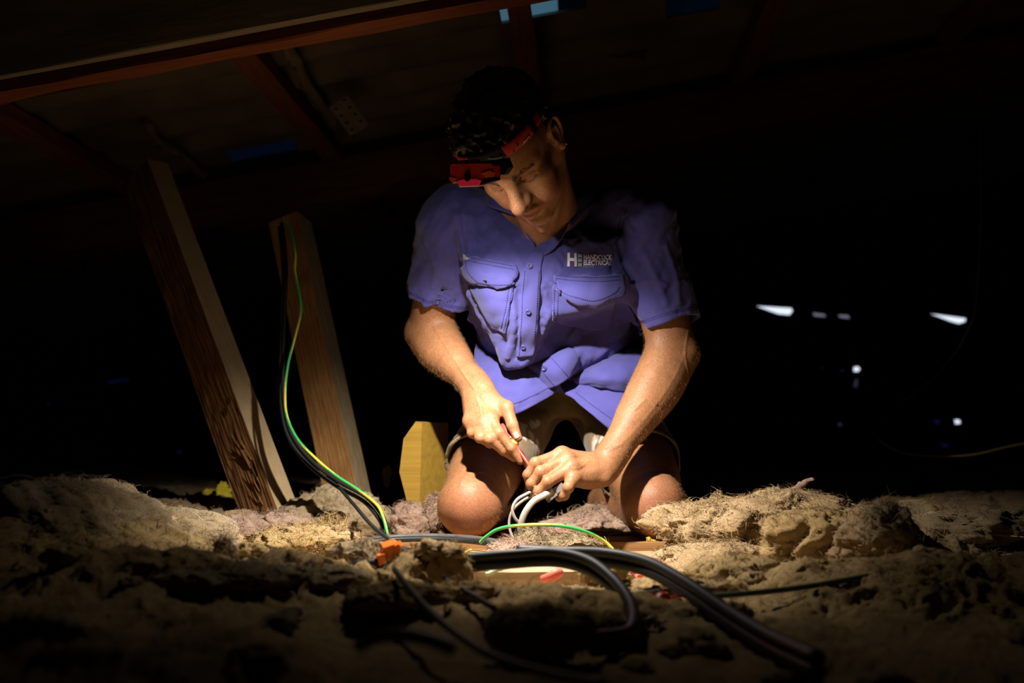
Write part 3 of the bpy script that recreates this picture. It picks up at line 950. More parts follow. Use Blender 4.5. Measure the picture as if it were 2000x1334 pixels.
# small tufts scattered over the bed
rt = random.Random(5)
tuft_meshes = []
for k in range(6):
    V, F = lump((0, 0, 0), (.022, .018, .014), 300 + k * 11, n=(40, 24), amp=(.4, .28, .16, .08))
    tuft_meshes.append([np_mesh('insulation_tuft', V, F, m) for m in (WOOL, WOOLY, WOOLD)])
for k in range(80):
    if k < 40:
        u, Yc = rt.uniform(180, 1900), rt.uniform(1.72, 2.7)
        if 640 < u < 1330 and Yc > 1.85: continue
    else:
        u, Yc = rt.uniform(-50, 2050), rt.uniform(.85, 1.72)
    X = (u - 1000) * Yc / FPX
    hit = BED.t.ray_cast(Vector((X, Yc, .5)), Vector((0, 0, -1)))
    if hit[0] is None: continue
    o = obj('insulation_tuft', rt.choice(rt.choice(tuft_meshes)), None, 'small loose tuft of beige wool lying on the insulation', 'insulation', 'loose wool tufts')
    s_ = rt.uniform(.5, 1.6)
    o.location = (X, Yc, hit[0].z + .002); o.scale = (s_ * rt.uniform(.8, 1.5), s_, s_ * rt.uniform(.6, 1.1)); o.rotation_euler = (0, 0, rt.uniform(0, 6.28))

# loose fibres and straw over the bed
rg = np.random.default_rng(77)
n = 26000
u = rg.uniform(60, 1980, n); Yc = rg.uniform(1.5, 2.8, n)
X = (u - 1000) * Yc / FPX
roots, nr_ = [], []
for x, y in zip(X, Yc):
    h = BED.t.ray_cast(Vector((x, y, .5)), Vector((0, 0, -1)))
    if h[0] is None: continue
    roots.append(h[0][:]); nr_.append(h[1][:] if h[1].z > 0 else (-h[1])[:])
V, F = wisps(np.array(roots), np.array(nr_), .018, .00052, 77, 30.0)
fib = obj('loose_fibres', tri_np_mesh('loose_fibres', V, F, WOOL), bed, kind='stuff')
# ================================================================== the electrician
# joints
def back(p, d=.02):
    p = np.asarray(p, float)
    return CAM + (p - CAM) * ((p[1] + d) / p[1])
HIP_R, HIP_L = back((0.018, 2.66, 0.26)), back((0.234, 2.66, 0.26))
KNEE_R, KNEE_L = back((-0.086, 2.305, 0.068)), back((0.287, 2.305, 0.068))
SH_R, SH_L = at(896, 430, 2.33), at(1236, 432, 2.33)
EL_R, EL_L = at(832, 648, 2.47), at(1322, 690, 2.34)
WR_R, WR_L = at(932, 757, 2.318), at(1178, 916, 2.235)
def lean(p):
    """he bends forward: the chest comes towards the hands, the hips stay"""
    p = np.asarray(p, float)
    t = min(1.0, max(0.0, (p[2] - .30) / .26))
    return CAM + (p - CAM) * ((p[1] + .045 - .160 * t * t * (3 - 2 * t)) / p[1])
# head frame (forward, left, up) as seen from the camera, turned into room axes
_camR, _camU, _camB = np.array((1, 0, 0)), np.array((0, -math.sin(PITCH), math.cos(PITCH))), np.array((0, -math.cos(PITCH), -math.sin(PITCH)))
def _cv(x, y, z): return x * _camR + y * _camU + z * _camB
HF = norm(_cv(-.05, -.83, .56)); HL = _cv(.9, .25, .40); HL = norm(HL - HF * (HL @ HF)); HU = np.cross(HF, HL)
HC = at(1008, 294, 2.045)
HR = np.array((HF, HL, HU))
def hd(f, l, u): return HC + f * HF + l * HL + u * HU

person = empty('person', (0.1, 2.55, 0.0), 'person kneeling in a blue work shirt and khaki shorts, working with both hands', 'person')

B_ = SDF()
# torso under the clothes
NECK = lean((0.078, 2.425, 0.665))
B_.chain([back((0.126, 2.66, 0.33)), (0.118, 2.66, 0.39), (0.09, 2.46, 0.52), NECK + (0, .02, -.01)], [0.075, 0.090, 0.10, 0.06], k=0.02, flat=((1, 0, 0), 1.25))
for s, S in ((-1, SH_R), (1, SH_L)):
    B_.chain([NECK + (0, 0.01, 0.0), S + (-s * .03, .01, .01)], [0.055, 0.045], k=0.03)
    B_.chain([back((0.126 + s * .06, 2.66, 0.30)), HIP_R if s < 0 else HIP_L], [0.06, 0.08], k=0.03)
# legs
for s, H, K in ((-1, HIP_R, KNEE_R), (1, HIP_L, KNEE_L)):
    ax = norm(K - H)
    B_.chain([H, H + (K - H) * .45, H + (K - H) * .8, K], [0.086, 0.080, 0.068, 0.058], k=0.03)
    B_.chain([H + (K - H) * .35 + (s * .012, 0, -.012), H + (K - H) * .75 + (s * .01, 0, -.012)], [0.076, 0.06], k=0.03)     # thigh bulk
    # patella and knee cap pad
    B_.ell(K + np.array((s * .000, -.030, -.004)), (0.042, 0.034, 0.046), k=0.03)
    B_.ell(K + np.array((-s * .032, -.006, -.012)), (0.030, 0.034, 0.036), k=0.025)
    B_.ell(K + np.array((s * .030, -.004, -.014)), (0.030, 0.032, 0.036), k=0.025)
    # vastus medialis teardrop on the inside
    B_.ell(H + (K - H) * .82 + np.array((-s * .036, 0, .012)), (0.026, 0.05, 0.03), k=0.03)
    AN = np.array((K[0] + (0.07 if s < 0 else -.07), 2.74, 0.05))
    B_.chain([K + (0, .015, -.010), K * .62 + AN * .38 + (0, 0, -.006), AN], [0.052, 0.053, 0.034], k=0.02)
    B_.chain([AN, AN + (0, .08, -.01), AN + (0, .2, -.028)], [0.034, 0.034, 0.02], k=0.02, flat=((0, 0, 1), 0.75))
    B_.ell(K + np.array((0, -.012, -.048)), (0.034, 0.032, 0.018), k=0.02)
# arms
for s, S, E, W in ((-1, SH_R, EL_R, WR_R), (1, SH_L, EL_L, WR_L)):
    g = 1.05 if s < 0 else 1.08
    B_.chain([S, S + (E - S) * .3, S + (E - S) * .7, E], np.array([0.054, 0.051, 0.046, 0.037]) * g, k=0.02)
    out = norm(np.cross(W - E, (0, -1, 0.2))) * -1
    if out[2] < 0: out = -out
    # forearm: extensor mass on top, flexor mass below, flat wrist
    B_.chain([E, E + (W - E) * .22, E + (W - E) * .5, E + (W - E) * .8, W], np.array([0.037, 0.044, 0.039, 0.029, 0.027]) * g, k=0.02)
    B_.chain([E + (S - E) * .18 + out * .014 + (0, -.014, 0), E + (W - E) * .2 + out * .016 + (0, -.012, 0), E + (W - E) * .55 + out * .006 + (0, -.008, 0)], np.array([0.020, 0.032, 0.020]) * g, k=0.03)
    B_.chain([E - out * .010, E + (W - E) * .3 - out * .016, E + (W - E) * .6 - out * .006], np.array([0.02, 0.028, 0.018]) * g, k=0.03)
    B_.ell(E + norm(E - W) * .012 - out * .012, (0.022, 0.022, 0.022), k=0.025)
# biceps on the arm towards the lamp
B_.chain([SH_L * .5 + EL_L * .5 + (-.012, -.012, 0), SH_L * .12 + EL_L * .88 + (-.008, -.010, 0)], [0.042, 0.026], k=0.03)
# tendons / veins
def vein(pts, r=0.0028, k=0.006): B_.chain(pts, [r] * len(pts), k=k, sub=4)

# ------------------------------------------------ hands
def finger(pts, rad, k=0.004, knuckle=True):
    pts = [np.asarray(p) for p in pts]
    n = len(pts) - 1
    for i in range(n):
        a, b = pts[i], pts[i + 1]
        m = a * .5 + b * .5
        B_.chain([a, m, b], [rad[i], (rad[i] + rad[i + 1]) * .5 * .95, rad[i + 1]], k=(0.008 if i == 0 else 0.002), sub=3)
# right hand (on the screwdriver)
r_mcp = [at(958, 818, 2.252), at(944, 828, 2.249), at(930, 830, 2.257), at(918, 824, 2.271)]
r_thumb = [at(958, 782, 2.290), at(990, 797, 2.263), at(1001, 831, 2.248), at(1011, 855, 2.243)]
r_fing = [
    [r_mcp[0], at(975, 847, 2.225), at(999, 875, 2.225), at(1017, 900, 2.231)],
    [r_mcp[1], at(956, 858, 2.221), at(984, 880, 2.235), at(1004, 894, 2.251)],
    [r_mcp[2], at(938, 855, 2.231), at(957, 866, 2.255), at(966, 856, 2.277)],
    [r_mcp[3], at(922, 846, 2.250), at(936, 856, 2.273), at(948, 848, 2.291)]]
r_rad = [(0.0133, 0.0111, 0.0095, 0.0080), (0.0133, 0.0114, 0.0099, 0.0085), (0.0127, 0.0106, 0.0095, 0.0083), (0.0114, 0.0095, 0.0085, 0.0074)]
# left hand (holding the connector)
l_mcp = [at(1098, 887, 2.223), at(1108, 898, 2.203), at(1116, 914, 2.187), at(1120, 935, 2.179)]
l_thumb = [at(1146, 912, 2.260), at(1108, 918, 2.255), at(1072, 930, 2.240), at(1047, 946, 2.223)]
l_fing = [
    [l_mcp[0], at(1046, 905, 2.205), at(1031, 928, 2.207), at(1034, 948, 2.215)],
    [l_mcp[1], at(1056, 922, 2.181), at(1038, 945, 2.185), at(1042, 962, 2.197)],
    [l_mcp[2], at(1070, 942, 2.165), at(1052, 960, 2.171), at(1047, 974, 2.183)],
    [l_mcp[3], at(1110, 952, 2.163), at(1102, 968, 2.173), at(1092, 972, 2.187)]]
l_rad = [(0.0136, 0.0114, 0.0098, 0.0083), (0.0138, 0.0117, 0.0101, 0.0085), (0.0133, 0.0111, 0.0098, 0.0085), (0.0122, 0.0104, 0.0093, 0.0083)]
for W, mcp, th, fg, rd, bk in ((WR_R, r_mcp, r_thumb, r_fing, r_rad, norm((-.5, -.45, .55))), (WR_L, l_mcp, l_thumb, l_fing, l_rad, norm((-.1, -.75, .55)))):
    # palm: one metacarpal ray per finger, blended
    side = norm(mcp[3] - mcp[0])
    for i, m in enumerate(mcp):
        base = W + side * (-.014 + .0095 * i) + (m - W) * .12
        B_.chain([base, base * .5 + m * .5 - bk * .003, m], [0.0175, 0.0159, 0.0129], k=0.012, sub=3)
        B_.chain([base - bk * 0.0127, base * .55 + m * .45 - bk * 0.0148, m - bk * .006 + (W - m) * .08], [0.0127, 0.0154, 0.0117], k=0.012, sub=3)
        # extensor tendon ridge and knuckle
        B_.chain([base + bk * 0.0154, m + bk * .0095 + (W - m) * .12], [.0022, .0026], k=0.010, sub=1)
        B_.ell(m + bk * .0035, (0.0122, 0.0111, 0.0114), k=0.008)
    # wrist bridge, thumb base
    B_.chain([W + ((EL_R if W is WR_R else EL_L) - W) * .14, W, W * .6 + sum(mcp) / 4 * .4], [0.0286, 0.0270, 0.0254], k=0.016, flat=(bk, .8))
    B_.chain([W * .75 + th[0] * .25, th[0], th[1]], [0.0191, 0.0196, 0.0138], k=0.016, sub=3)
    B_.chain([th[0], th[0] * .5 + mcp[0] * .5 - bk * .01, mcp[0] - bk * .006], [0.0127, .0095, .009], k=0.016, sub=3)
    finger(th[1:], (0.0136, 0.0122, .0092), 0.004)
    for f, r in zip(fg, rd):
        finger(f, r)
        for i in (1, 2):                                     # knuckle swellings
            B_.ell(f[i] + bk * .0012, (r[i] * 1.06,) * 3, k=0.003)
# ulna head bump on the left wrist
B_.ell(WR_L + at(1182, 935, 2.215) - at(1178, 916, 2.240), (.010, .010, .010), k=0.012)
vein([at(945, 765, 2.283), at(938, 785, 2.271), at(946, 803, 2.250)], .002)

# ------------------------------------------------ neck and head
B_.chain([NECK + (0, -.01, 0.0), hd(-.040, 0, -.075), hd(-.03, 0, -.015)], [0.064, 0.054, 0.056], k=0.03, sub=3)
NOTCH = at(1052, 466, 2.265)
B_.chain([hd(-.02, .064, -.035), hd(-.005, .055, -.10) * .5 + NOTCH * .5, NOTCH + (.008, 0, 0)], [.014, .013, .009], k=0.016, sub=3)
B_.chain([hd(-.02, -.064, -.035), NOTCH + (-.012, 0, 0)], [.014, .009], k=0.016, sub=1)
B_.chain([hd(.045, 0, -.09), NOTCH * .35 + hd(.0, 0, -.10) * .65, NOTCH + (0, .012, 0)], [.018, .018, .018], k=0.03, sub=3)
B_.ell(hd(.045, 0, -.125) * .5 + NOTCH * .5 + (0, .01, 0), (.011, .011, .014), k=0.015)
B_.chain([NOTCH + (.012, .004, -.006), NOTCH + (.07, .05, .012)], [.008, .008], k=0.02, sub=1)
B_.chain([NOTCH + (-.016, .004, -.006), NOTCH + (-.07, .05, .012)], [.008, .008], k=0.02, sub=1)
B_.chain([NOTCH + (0, .02, -.01), np.array((0.083, 2.34, 0.50))], [.028, .035], k=0.03, sub=1)

def he(f, l, u, r, k=0.012, op='u', R=None):
    B_.ell(hd(f, l, u), r, R=HR if R is None else R, k=k, op=op)
def hch(pts, rad, k=0.008, op='u', sub=3, flat=None):
    B_.chain([hd(*p) for p in pts], rad, k=k, op=op, sub=sub, flat=flat)
he(-.005, 0, .045, (.094, .074, .086), k=0.03)
he(.035, 0, .045, (.060, .062, .055), k=0.03)
he(.036, 0, -.030, (.052, .054, .070), k=0.03)
for s in (-1, 1):
    he(.055, s * .046, -.012, (.024, .020, .017), k=0.022)                    # cheekbone
    he(.058, s * .036, -.045, (.026, .022, .030), k=0.022)                    # cheek
    hch([(.000, s * .056, -.030), (.002, s * .055, -.058), (.040, s * .040, -.085), (.072, s * .014, -.102)], [.014, .015, .0145, .0145], k=0.022)
he(.080, 0, -.101, (.016, .018, .014), k=0.014)                               # chin
he(.070, 0, -.062, (.026, .030, .028), k=0.018)                               # muzzle
for s in (-1, 1):
    hch([(.090, s * .008, .028), (.083, s * .028, .034), (.066, s * .050, .030)], [.009, .010, .010], k=0.016)   # brow ridge
    he(.096, s * .030, .008, (.018, .017, .0115), k=0.014, op='s')            # socket
    he(.0685, s * .031, .009, (.0150, .0165, .0130), k=0.004)                 # closed lid over the eyeball
# nose
hch([(.088, 0, .030), (.097, 0, .012), (.109, 0, -.006), (.1195, 0, -.022)], [.0105, .0100, .0108, .0125], k=0.014)
hch([(.082, 0, .006), (.090, 0, -.014), (.096, 0, -.028)], [.012, .0150, .0165], k=0.016)
he(.1165, 0, -.026, (.0145, .0138, .0120), k=0.010)
hch([(.104, 0, -.034), (.094, 0, -.042)], [.006, .006], k=0.008)
for s in (-1, 1):
    he(.1030, s * .0145, -.0285, (.0125, .0080, .0095), k=0.008)
    he(.1085, s * .0068, -.0375, (.0055, .0035, .0045), k=0.003, op='s')
    hch([(.100, s * .0225, -.036), (.090, s * .032, -.056)], [.0010, .0008], k=0.006, op='s')   # smile fold
# lips
for s in (-1, 1):
    hch([(.1015, 0, -.0555), (.0985, s * .010, -.0550), (.0865, s * .025, -.0620)], [.0055, .0058, .0030], k=0.005)
    hch([(.0995, 0, -.0690), (.0965, s * .010, -.0685), (.0865, s * .024, -.0635)], [.0072, .0066, .0030], k=0.005)
hch([(.093, 0, -.0815)], [.004], k=0.006) if False else None
hch([(.1015, -.026, -.0625), (.1062, 0, -.0620), (.1015, .026, -.0625)], [.0016, .0018, .0014], k=0.004, op='s')
he(.098, 0, -.084, (.006, .016, .0045), k=0.010, op='s')
# lid crease and lash line
for s in (-1, 1):
    hch([(.080, s * .016, .0125), (.0835, s * .031, .0165), (.0755, s * .047, .0125)], [.0012] * 3, k=0.003, op='s')
    hch([(.0800, s * .017, .0015), (.0845, s * .031, -.0010), (.0755, s * .046, .0020)], [.0014] * 3, k=0.003, op='s')
# ears
for s in (-1, 1):
    o = lambda f, l, u: (f, s * (.070 + l), u)
    he(-.012, s * .076, -.002, (.018, .006, .028), k=0.010)
    rim = [o(.002, .004, .004), o(.004, .009, .020), o(-.008, .013, .032), o(-.024, .017, .029), o(-.031, .018, .012), o(-.027, .016, -.008), o(-.016, .012, -.022)]
    hch(rim, [.0032, .0038, .0042, .0045, .0045, .0042, .0045], k=0.005)
    he(-.008, s * .0815, -.028, (.0085, .0045, .0095), k=0.006)
    he(-.008, s * .084, -.002, (.0085, .006, .0125), k=0.004, op='s')
    hch([o(-.006, .012, .018), o(-.018, .014, .012), o(-.019, .013, -.004), o(-.011, .012, -.014)], [.0028] * 4, k=0.004)
    he(.003, s * .0785, -.004, (.0045, .004, .006), k=0.005)

BV, BF = B_.mesh(0.0027, tag='body')

# veins, tendons and creases
_S = Surf(BV, BF); _N = vnormals(BV, BF)
for pix, w, amp in (
    ([(1338, 690), (1318, 735), (1282, 790), (1240, 840), (1205, 872), (1170, 888)], .0028, .0006),
    ([(1345, 640), (1338, 690), (1345, 730)], .0030, .0010), ([(1282, 790), (1262, 780), (1240, 800)], .0020, .0016),
    ([(1215, 868), (1180, 880), (1140, 890), (1112, 890)], .0018, .0014), ([(1150, 900), (1135, 912), (1120, 916)], .0018, .0013),
    ([(848, 640), (880, 690), (905, 730), (928, 762)], .0022, .0016), ([(905, 730), (925, 735), (945, 752)], .0020, .0014),
    ([(940, 770), (950, 790), (956, 808)], .0018, .0014), ([(930, 775), (938, 800), (940, 818)], .0018, .0012),
    ([(1060, 900), (1057, 908)], .0008, -.0009), ([(1064, 917), (1060, 926)], .0008, -.0009), ([(1076, 938), (1071, 948)], .0008, -.0009), ([(1043, 897), (1038, 905)], .0008, -.0008),
    ([(1068, 916), (1064, 924)], .0008, -.0008), ([(1079, 936), (1075, 945)], .0008, -.0008), ([(971, 842), (966, 851)], .0008, -.0009), ([(974, 846), (969, 854)], .0008, -.0008),
    ([(993, 826), (1003, 824)], .0008, -.0009), ([(994, 831), (1005, 829)], .0008, -.0009), ([(995, 836), (1006, 834)], .0008, -.0008),
    ([(1005, 838), (1001, 842)], .0008, -.0006), ([(1170, 905), (1182, 945)], .0016, -.0010),
    ([(900, 945), (915, 925), (940, 922)], .004, .0016), 
    ([(1250, 945), (1275, 925), (1310, 930)], .004, .0016)):
    emboss(BV, _N, _S, pix, w, amp)

# skin colour
def gauss(P, c, r): return np.exp(-(((P - np.asarray(c)) / r) ** 2).sum(1))
P = BV.astype(np.float32)
base = np.array((0.375, 0.178, 0.085))
col = np.tile(base, (len(P), 1))
n1 = fbm(P, 40, 2, 3)[:, None]; n2 = fbm(P, 260, 2, 9)[:, None]
col = col * (1 + .10 * n1 + .09 * n2)
red = np.zeros(len(P))
for K, s in ((KNEE_R, -1), (KNEE_L, 1)):
    red += .9 * gauss(P, K + (0, -.05, -.02), .055)
for m in r_mcp + l_mcp: red += .55 * gauss(P, m, .014)
for f in r_fing + l_fing: red += .5 * gauss(P, f[1], .011) + .4 * gauss(P, f[3], .011)
red += .6 * gauss(P, hd(.118, 0, -.026), .018)
for s in (-1, 1): red += .5 * gauss(P, hd(-.012, s * .08, 0), .03) + .35 * gauss(P, hd(.06, s * .045, -.025), .025)
red = np.clip(red, 0, 1)[:, None]
col = col * (1 - red) + (col * np.array((1.06, .86, .98))) * red
loc = (P - HC) @ HR.T
lip = np.exp(-((loc[:, 1] / .024) ** 4) - (((loc[:, 2] + .062) / .0105) ** 4) - (((loc[:, 0] - .1) / .016) ** 4))[:, None]
col = col * (1 - .55 * lip) + np.array((.42, .15, .12)) * .55 * lip
# stubble on jaw, chin and upper lip
st = np.clip((-.035 - loc[:, 2]) / .02, 0, 1) * np.clip((loc[:, 0] + .01) / .02, 0, 1) * np.clip((.13 + loc[:, 2]) / .012, 0, 1)
st = st * (np.abs(loc[:, 1]) < .09) * ((loc ** 2).sum(1) < .17 ** 2) * (1 - lip[:, 0]) * np.clip(.55 + .9 * fbm(P, 700, 1, 5), 0, 1)
st = st[:, None] * .45
col = col * (1 - st) + np.array((.16, .10, .065)) * st
SKIN = mat('skin', (.6, .33, .19), rough=.5, spec=.35, attr='Col', noise=(520, (.70, .60, .52), .16), bump=(420, .5, .0012))
me = np_mesh('body', BV, BF, SKIN)
set_color(me, np.clip(col, 0, 1))
body = obj('body', me, person)
BODY_BVH = BVHTree.FromPolygons([tuple(v) for v in BV.tolist()], BF.tolist())
# ------------------------------------------------ shorts
KH = SDF()
KH.chain([back((0.126, 2.68, 0.38)), back((0.126, 2.67, 0.34))], [0.100, 0.095], k=0.02, flat=((1, 0, 0), 1.4))
KH.ell(back((0.126, 2.61, 0.305)), (0.115, 0.085, 0.055), k=0.03)
hems = []
for s, H, K in ((-1, HIP_R, KNEE_R), (1, HIP_L, KNEE_L)):
    ax = norm(K - H)
    e = H + (K - H) * (.70 if s < 0 else .66)
    cn = norm(ax + np.array((s * .10, 0, -.15)))
    hems.append((e, cn))
    KH.chain([H, H + (K - H) * .4 + (0, 0, .002), H + (K - H) * .9], [0.092, 0.094, 0.096], k=0.03, cuts=[(e, cn)], sub=3)
# folds radiating from the crotch
cr = back((0.124, 2.555, 0.262))
for dx, dz, yy in ((-.085, .015, -.03), (-.075, -.03, -.05), (.08, .015, -.03), (.07, -.03, -.05), (-.05, .05, 0), (.05, .05, 0)):
    KH.chain([cr + (0, .005, .005), cr + (dx, yy, dz)], [0.008, 0.010], k=0.03, sub=1)
KH.disp(lambda P: .0022 * fbm(P, (22, 10, 26), 2, 21) + .0008 * vnoise(P, 120, 3))
for s, H, K in ((-1, HIP_R, KNEE_R), (1, HIP_L, KNEE_L)):
    KH.chain([H, H + (K - H) * .4, H + (K - H) * 1.1], [0.080, 0.0875, 0.0905], k=0.002, op='s', sub=3)
KV, KF = KH.mesh(0.0042, tag='shorts')
P = KV.astype(np.float32)
col = np.tile(np.array((0.255, 0.170, 0.085)), (len(P), 1)) * (1 + .10 * fbm(P, 60, 3, 8)[:, None])
wear = np.zeros(len(P))
SHORTS = Surf(KV, KF)
for (u, v), r in (((1020, 832), .016), ((1040, 828), .012), ((1050, 826), .008), ((1022, 848), .014), ((1038, 853), .014), ((1050, 866), .011), ((1160, 862), .016), ((1158, 878), .013), ((1176, 856), .013), ((1186, 850), .008)):
    c, _ = SHORTS.hit(u, v)
    wear += np.exp(-(((P - c) ** 2).sum(1) / r ** 2) ** 2)
wear = np.clip(wear * 1.6 + .8 * fbm(P, (160, 160, 90), 3, 5) - .35, 0, 1)[:, None] * np.clip(wear * 3, 0, 1)[:, None]
col = col * (1 - wear) + np.array((.66, .60, .52)) * wear
KHAKI = mat('khaki_cotton', (.28, .2, .12), rough=.9, spec=.1, attr='Col', noise=(500, (.85, .85, .85), .2), bump=(900, .3, .0006), sheen=.15)
me = np_mesh('shorts', KV, KF, KHAKI); set_color(me, np.clip(col, 0, 1))
shorts = obj('shorts', me, person, label='khaki work shorts with frayed pale hems')
# stitched hem bands
for (e, cn), K, H in zip(hems, (KNEE_R, KNEE_L), (HIP_R, HIP_L)):
    pts = []
    x = norm(np.cross(cn, (0, 0, 1))); y = np.cross(cn, x)
    for a in np.linspace(0, 2 * PI, 60):
        q, _ = SHORTS.near(e - cn * .016 + (x * math.cos(a) + y * math.sin(a)) * .105, .0006)
        pts.append(q)
    V, F = tube(pts, .0011, 5, 1, cap=False)
    obj('hem_stitch', mesh_vf('hem_stitch', V, F, KHAKI), shorts)

# ------------------------------------------------ shirt
TS = SDF()
TC = [((0.070, 2.470, 0.640), .066), ((0.072, 2.468, 0.600), .094), ((0.078, 2.474, 0.540), .117), ((0.096, 2.530, 0.43), .120), ((0.114, 2.585, 0.345), .132), ((0.124, 2.63, 0.27), .150)]
TC = [(lean(p), r) for p, r in TC]
BOT = (np.array((0.11, 2.54, 0.33)), norm((0.10, 0.55, -1)))
TS.chain([p for p, r in TC], [r for p, r in TC], k=0.02, flat=((1, 0, 0), 1.42), cuts=[BOT], sub=4)
TS.ell(lean((0.000, 2.405, 0.560)), (0.075, 0.045, 0.075), k=0.04)          # chest, his right
TS.ell(lean((0.160, 2.400, 0.545)), (0.078, 0.050, 0.070), k=0.04)          # chest, his left
sl = []
for s, S, E, fr, r0, r1 in ((-1, SH_R, EL_R, .70, .075, .070), (1, SH_L, EL_L, .79, .077, .068)):
    e = S + (E - S) * fr
    cn = norm(norm(E - S) + np.array((0.0, -.10, -.10)))
    sl.append((e, cn, S, E))
    TS.chain([lean((0.07 + s * .075, 2.465, 0.645)), S + (s * .004, 0, .004), S + (E - S) * .3, S + (E - S) * (fr + .15)], [.058, r0 - .004, r0 - .003, r1], k=0.035, cuts=[(e, cn)], sub=3)
# drapes: soft ridges of loose cloth
def ridge(pts, r=.012, k=.03):
    TS.chain([at(*p) for p in pts], [r] * len(pts), k=k, sub=3)
TS.chain([at(985, 530, 2.295), at(1000, 610, 2.325), at(1003, 690, 2.372)], [.058, .050, .030], k=.045, sub=4)     # cloth hanging clear of the belly
ridge([(1000, 560, 2.262), (1004, 630, 2.290), (998, 700, 2.345)], .016)
ridge([(1040, 560, 2.262), (1036, 630, 2.292), (1028, 694, 2.350)], .014)
ridge([(925, 575, 2.305), (962, 645, 2.335), (990, 698, 2.355)], .010)
ridge([(905, 430, 2.265), (915, 500, 2.265)], .010)
ridge([(1075, 505, 2.252), (1150, 490, 2.250), (1200, 470, 2.262)], .008)
ridge([(1066, 600, 2.285), (1072, 640, 2.325)], .012)
# hollow of the belly under the far chest pocket
TS.ell(at(1172, 655, 2.330), (.090, .070, .066), k=.030, op='s')
TS.ell(at(1100, 668, 2.330), (.036, .055, .034), k=.030, op='s')
def shirt_disp(P):
    a = fbm(P, (14, 14, 20), 2, 31)
    b = vnoise(P @ np.array(((.8, .0, .6), (0, 1, 0), (-.6, 0, .8)), np.float32), (70, 30, 22), 12)
    return 0.0050 * a + .0034 * b + .0007 * vnoise(P, (150, 150, 150), 4)
TS.disp(shirt_disp)
# inside
TS.chain([lean((0.07, 2.47, 0.66))] + [p for p, r in TC] + [back((0.13, 2.66, 0.20))], [.05] + [r - .034 - (.03 if i in (2, 3) else 0) for i, (p, r) in enumerate(TC)] + [.13], k=0.004, op='s', flat=((1, 0, 0), 1.42), sub=4)
for e, cn, S, E in sl:
    TS.chain([S, S + (E - S) * .3, S + (E - S) * 1.1], [.063, .0625, .060], k=0.004, op='s', sub=3)
# neck opening
TS.chain([at(1046, 486, 2.25), at(1054, 440, 2.26), at(1060, 405, 2.29)], [.002, .023, .036], k=0.004, op='s', sub=3, flat=((0, 1, 0), 3.0))
TS.chain([NECK + (0, 0, -.005), NECK + (0, -.03, .10)], [.056, .070], k=0.004, op='s', sub=1)
SV, SF = TS.mesh(0.0030, tag='shirt')
SHIRT0 = Surf(SV, SF)
# creases: push the cloth along its normal beside drawn lines
SN = vnormals(SV, SF)
def crease(pix, w, amp):
    global SV
    L = np.array([SHIRT0.hit(u, v)[0] for u, v in catmull(np.array(pix, float), 5)])
    sel = np.where(((SV > L.min(0) - 4 * w) & (SV < L.max(0) + 4 * w)).all(1))[0]
    if not len(sel): return
    Q = SV[sel]
    best = np.full(len(sel), 9.0)
    for a, b in zip(L[:-1], L[1:]):
        ab = b - a; t = np.clip(((Q - a) @ ab) / (ab @ ab + 1e-12), 0, 1)
        best = np.minimum(best, np.linalg.norm(Q - a - t[:, None] * ab, axis=1))
    SV[sel] += SN[sel] * (amp * np.exp(-(best / w) ** 2))[:, None]
for c in (
    ([(893, 405), (899, 450), (907, 492)], .006, -.006),
    ([(1214, 430), (1208, 470), (1222, 520), (1240, 545)], .006, -.006),
    ([(930, 575), (960, 570), (985, 578)], .005, .003), ([(935, 595), (965, 600), (990, 596)], .005, .003),
    ([(948, 620), (975, 628), (992, 622)], .005, .003), ([(1000, 575), (1004, 640), (992, 698)], .006, .005),
    ([(1013, 560), (1012, 640), (1008, 700)], .004, -.004),
    ([(1060, 560), (1075, 600), (1060, 650)], .006, .004), ([(1085, 600), (1100, 615)], .006, .004),
    ([(1110, 470), (1150, 462), (1195, 470)], .006, .002), ([(1090, 500), (1120, 530), (1180, 530)], .004, -.002),
    ([(1120, 440), (1150, 470), (1190, 480)], .008, .003),
    ([(830, 470), (850, 520), (845, 560)], .007, .004), ([(870, 480), (885, 520), (880, 560)], .006, .004),
    ([(800, 500), (830, 515), (860, 510)], .006, .002), 
    ([(1262, 500), (1285, 550), (1300, 590)], .008, .005), ([(1300, 480), (1320, 540), (1325, 590)], .007, .004),
    ([(1238, 556), (1270, 548), (1300, 555)], .005, .003), ([(925, 430), (930, 470), (945, 500)], .010, .003),
    ([(960, 440), (990, 470), (1020, 520)], .010, .003)):
    crease(*c)
for s_ in range(40):                                    # small random puckers
    rr = random.Random(s_ * 3 + 1)
    u, v = rr.uniform(910, 1230), rr.uniform(420, 650)
    crease([(u, v), (u + rr.uniform(-25, 25), v + rr.uniform(8, 30))], .0045, rr.choice((-.0024, .0028)))

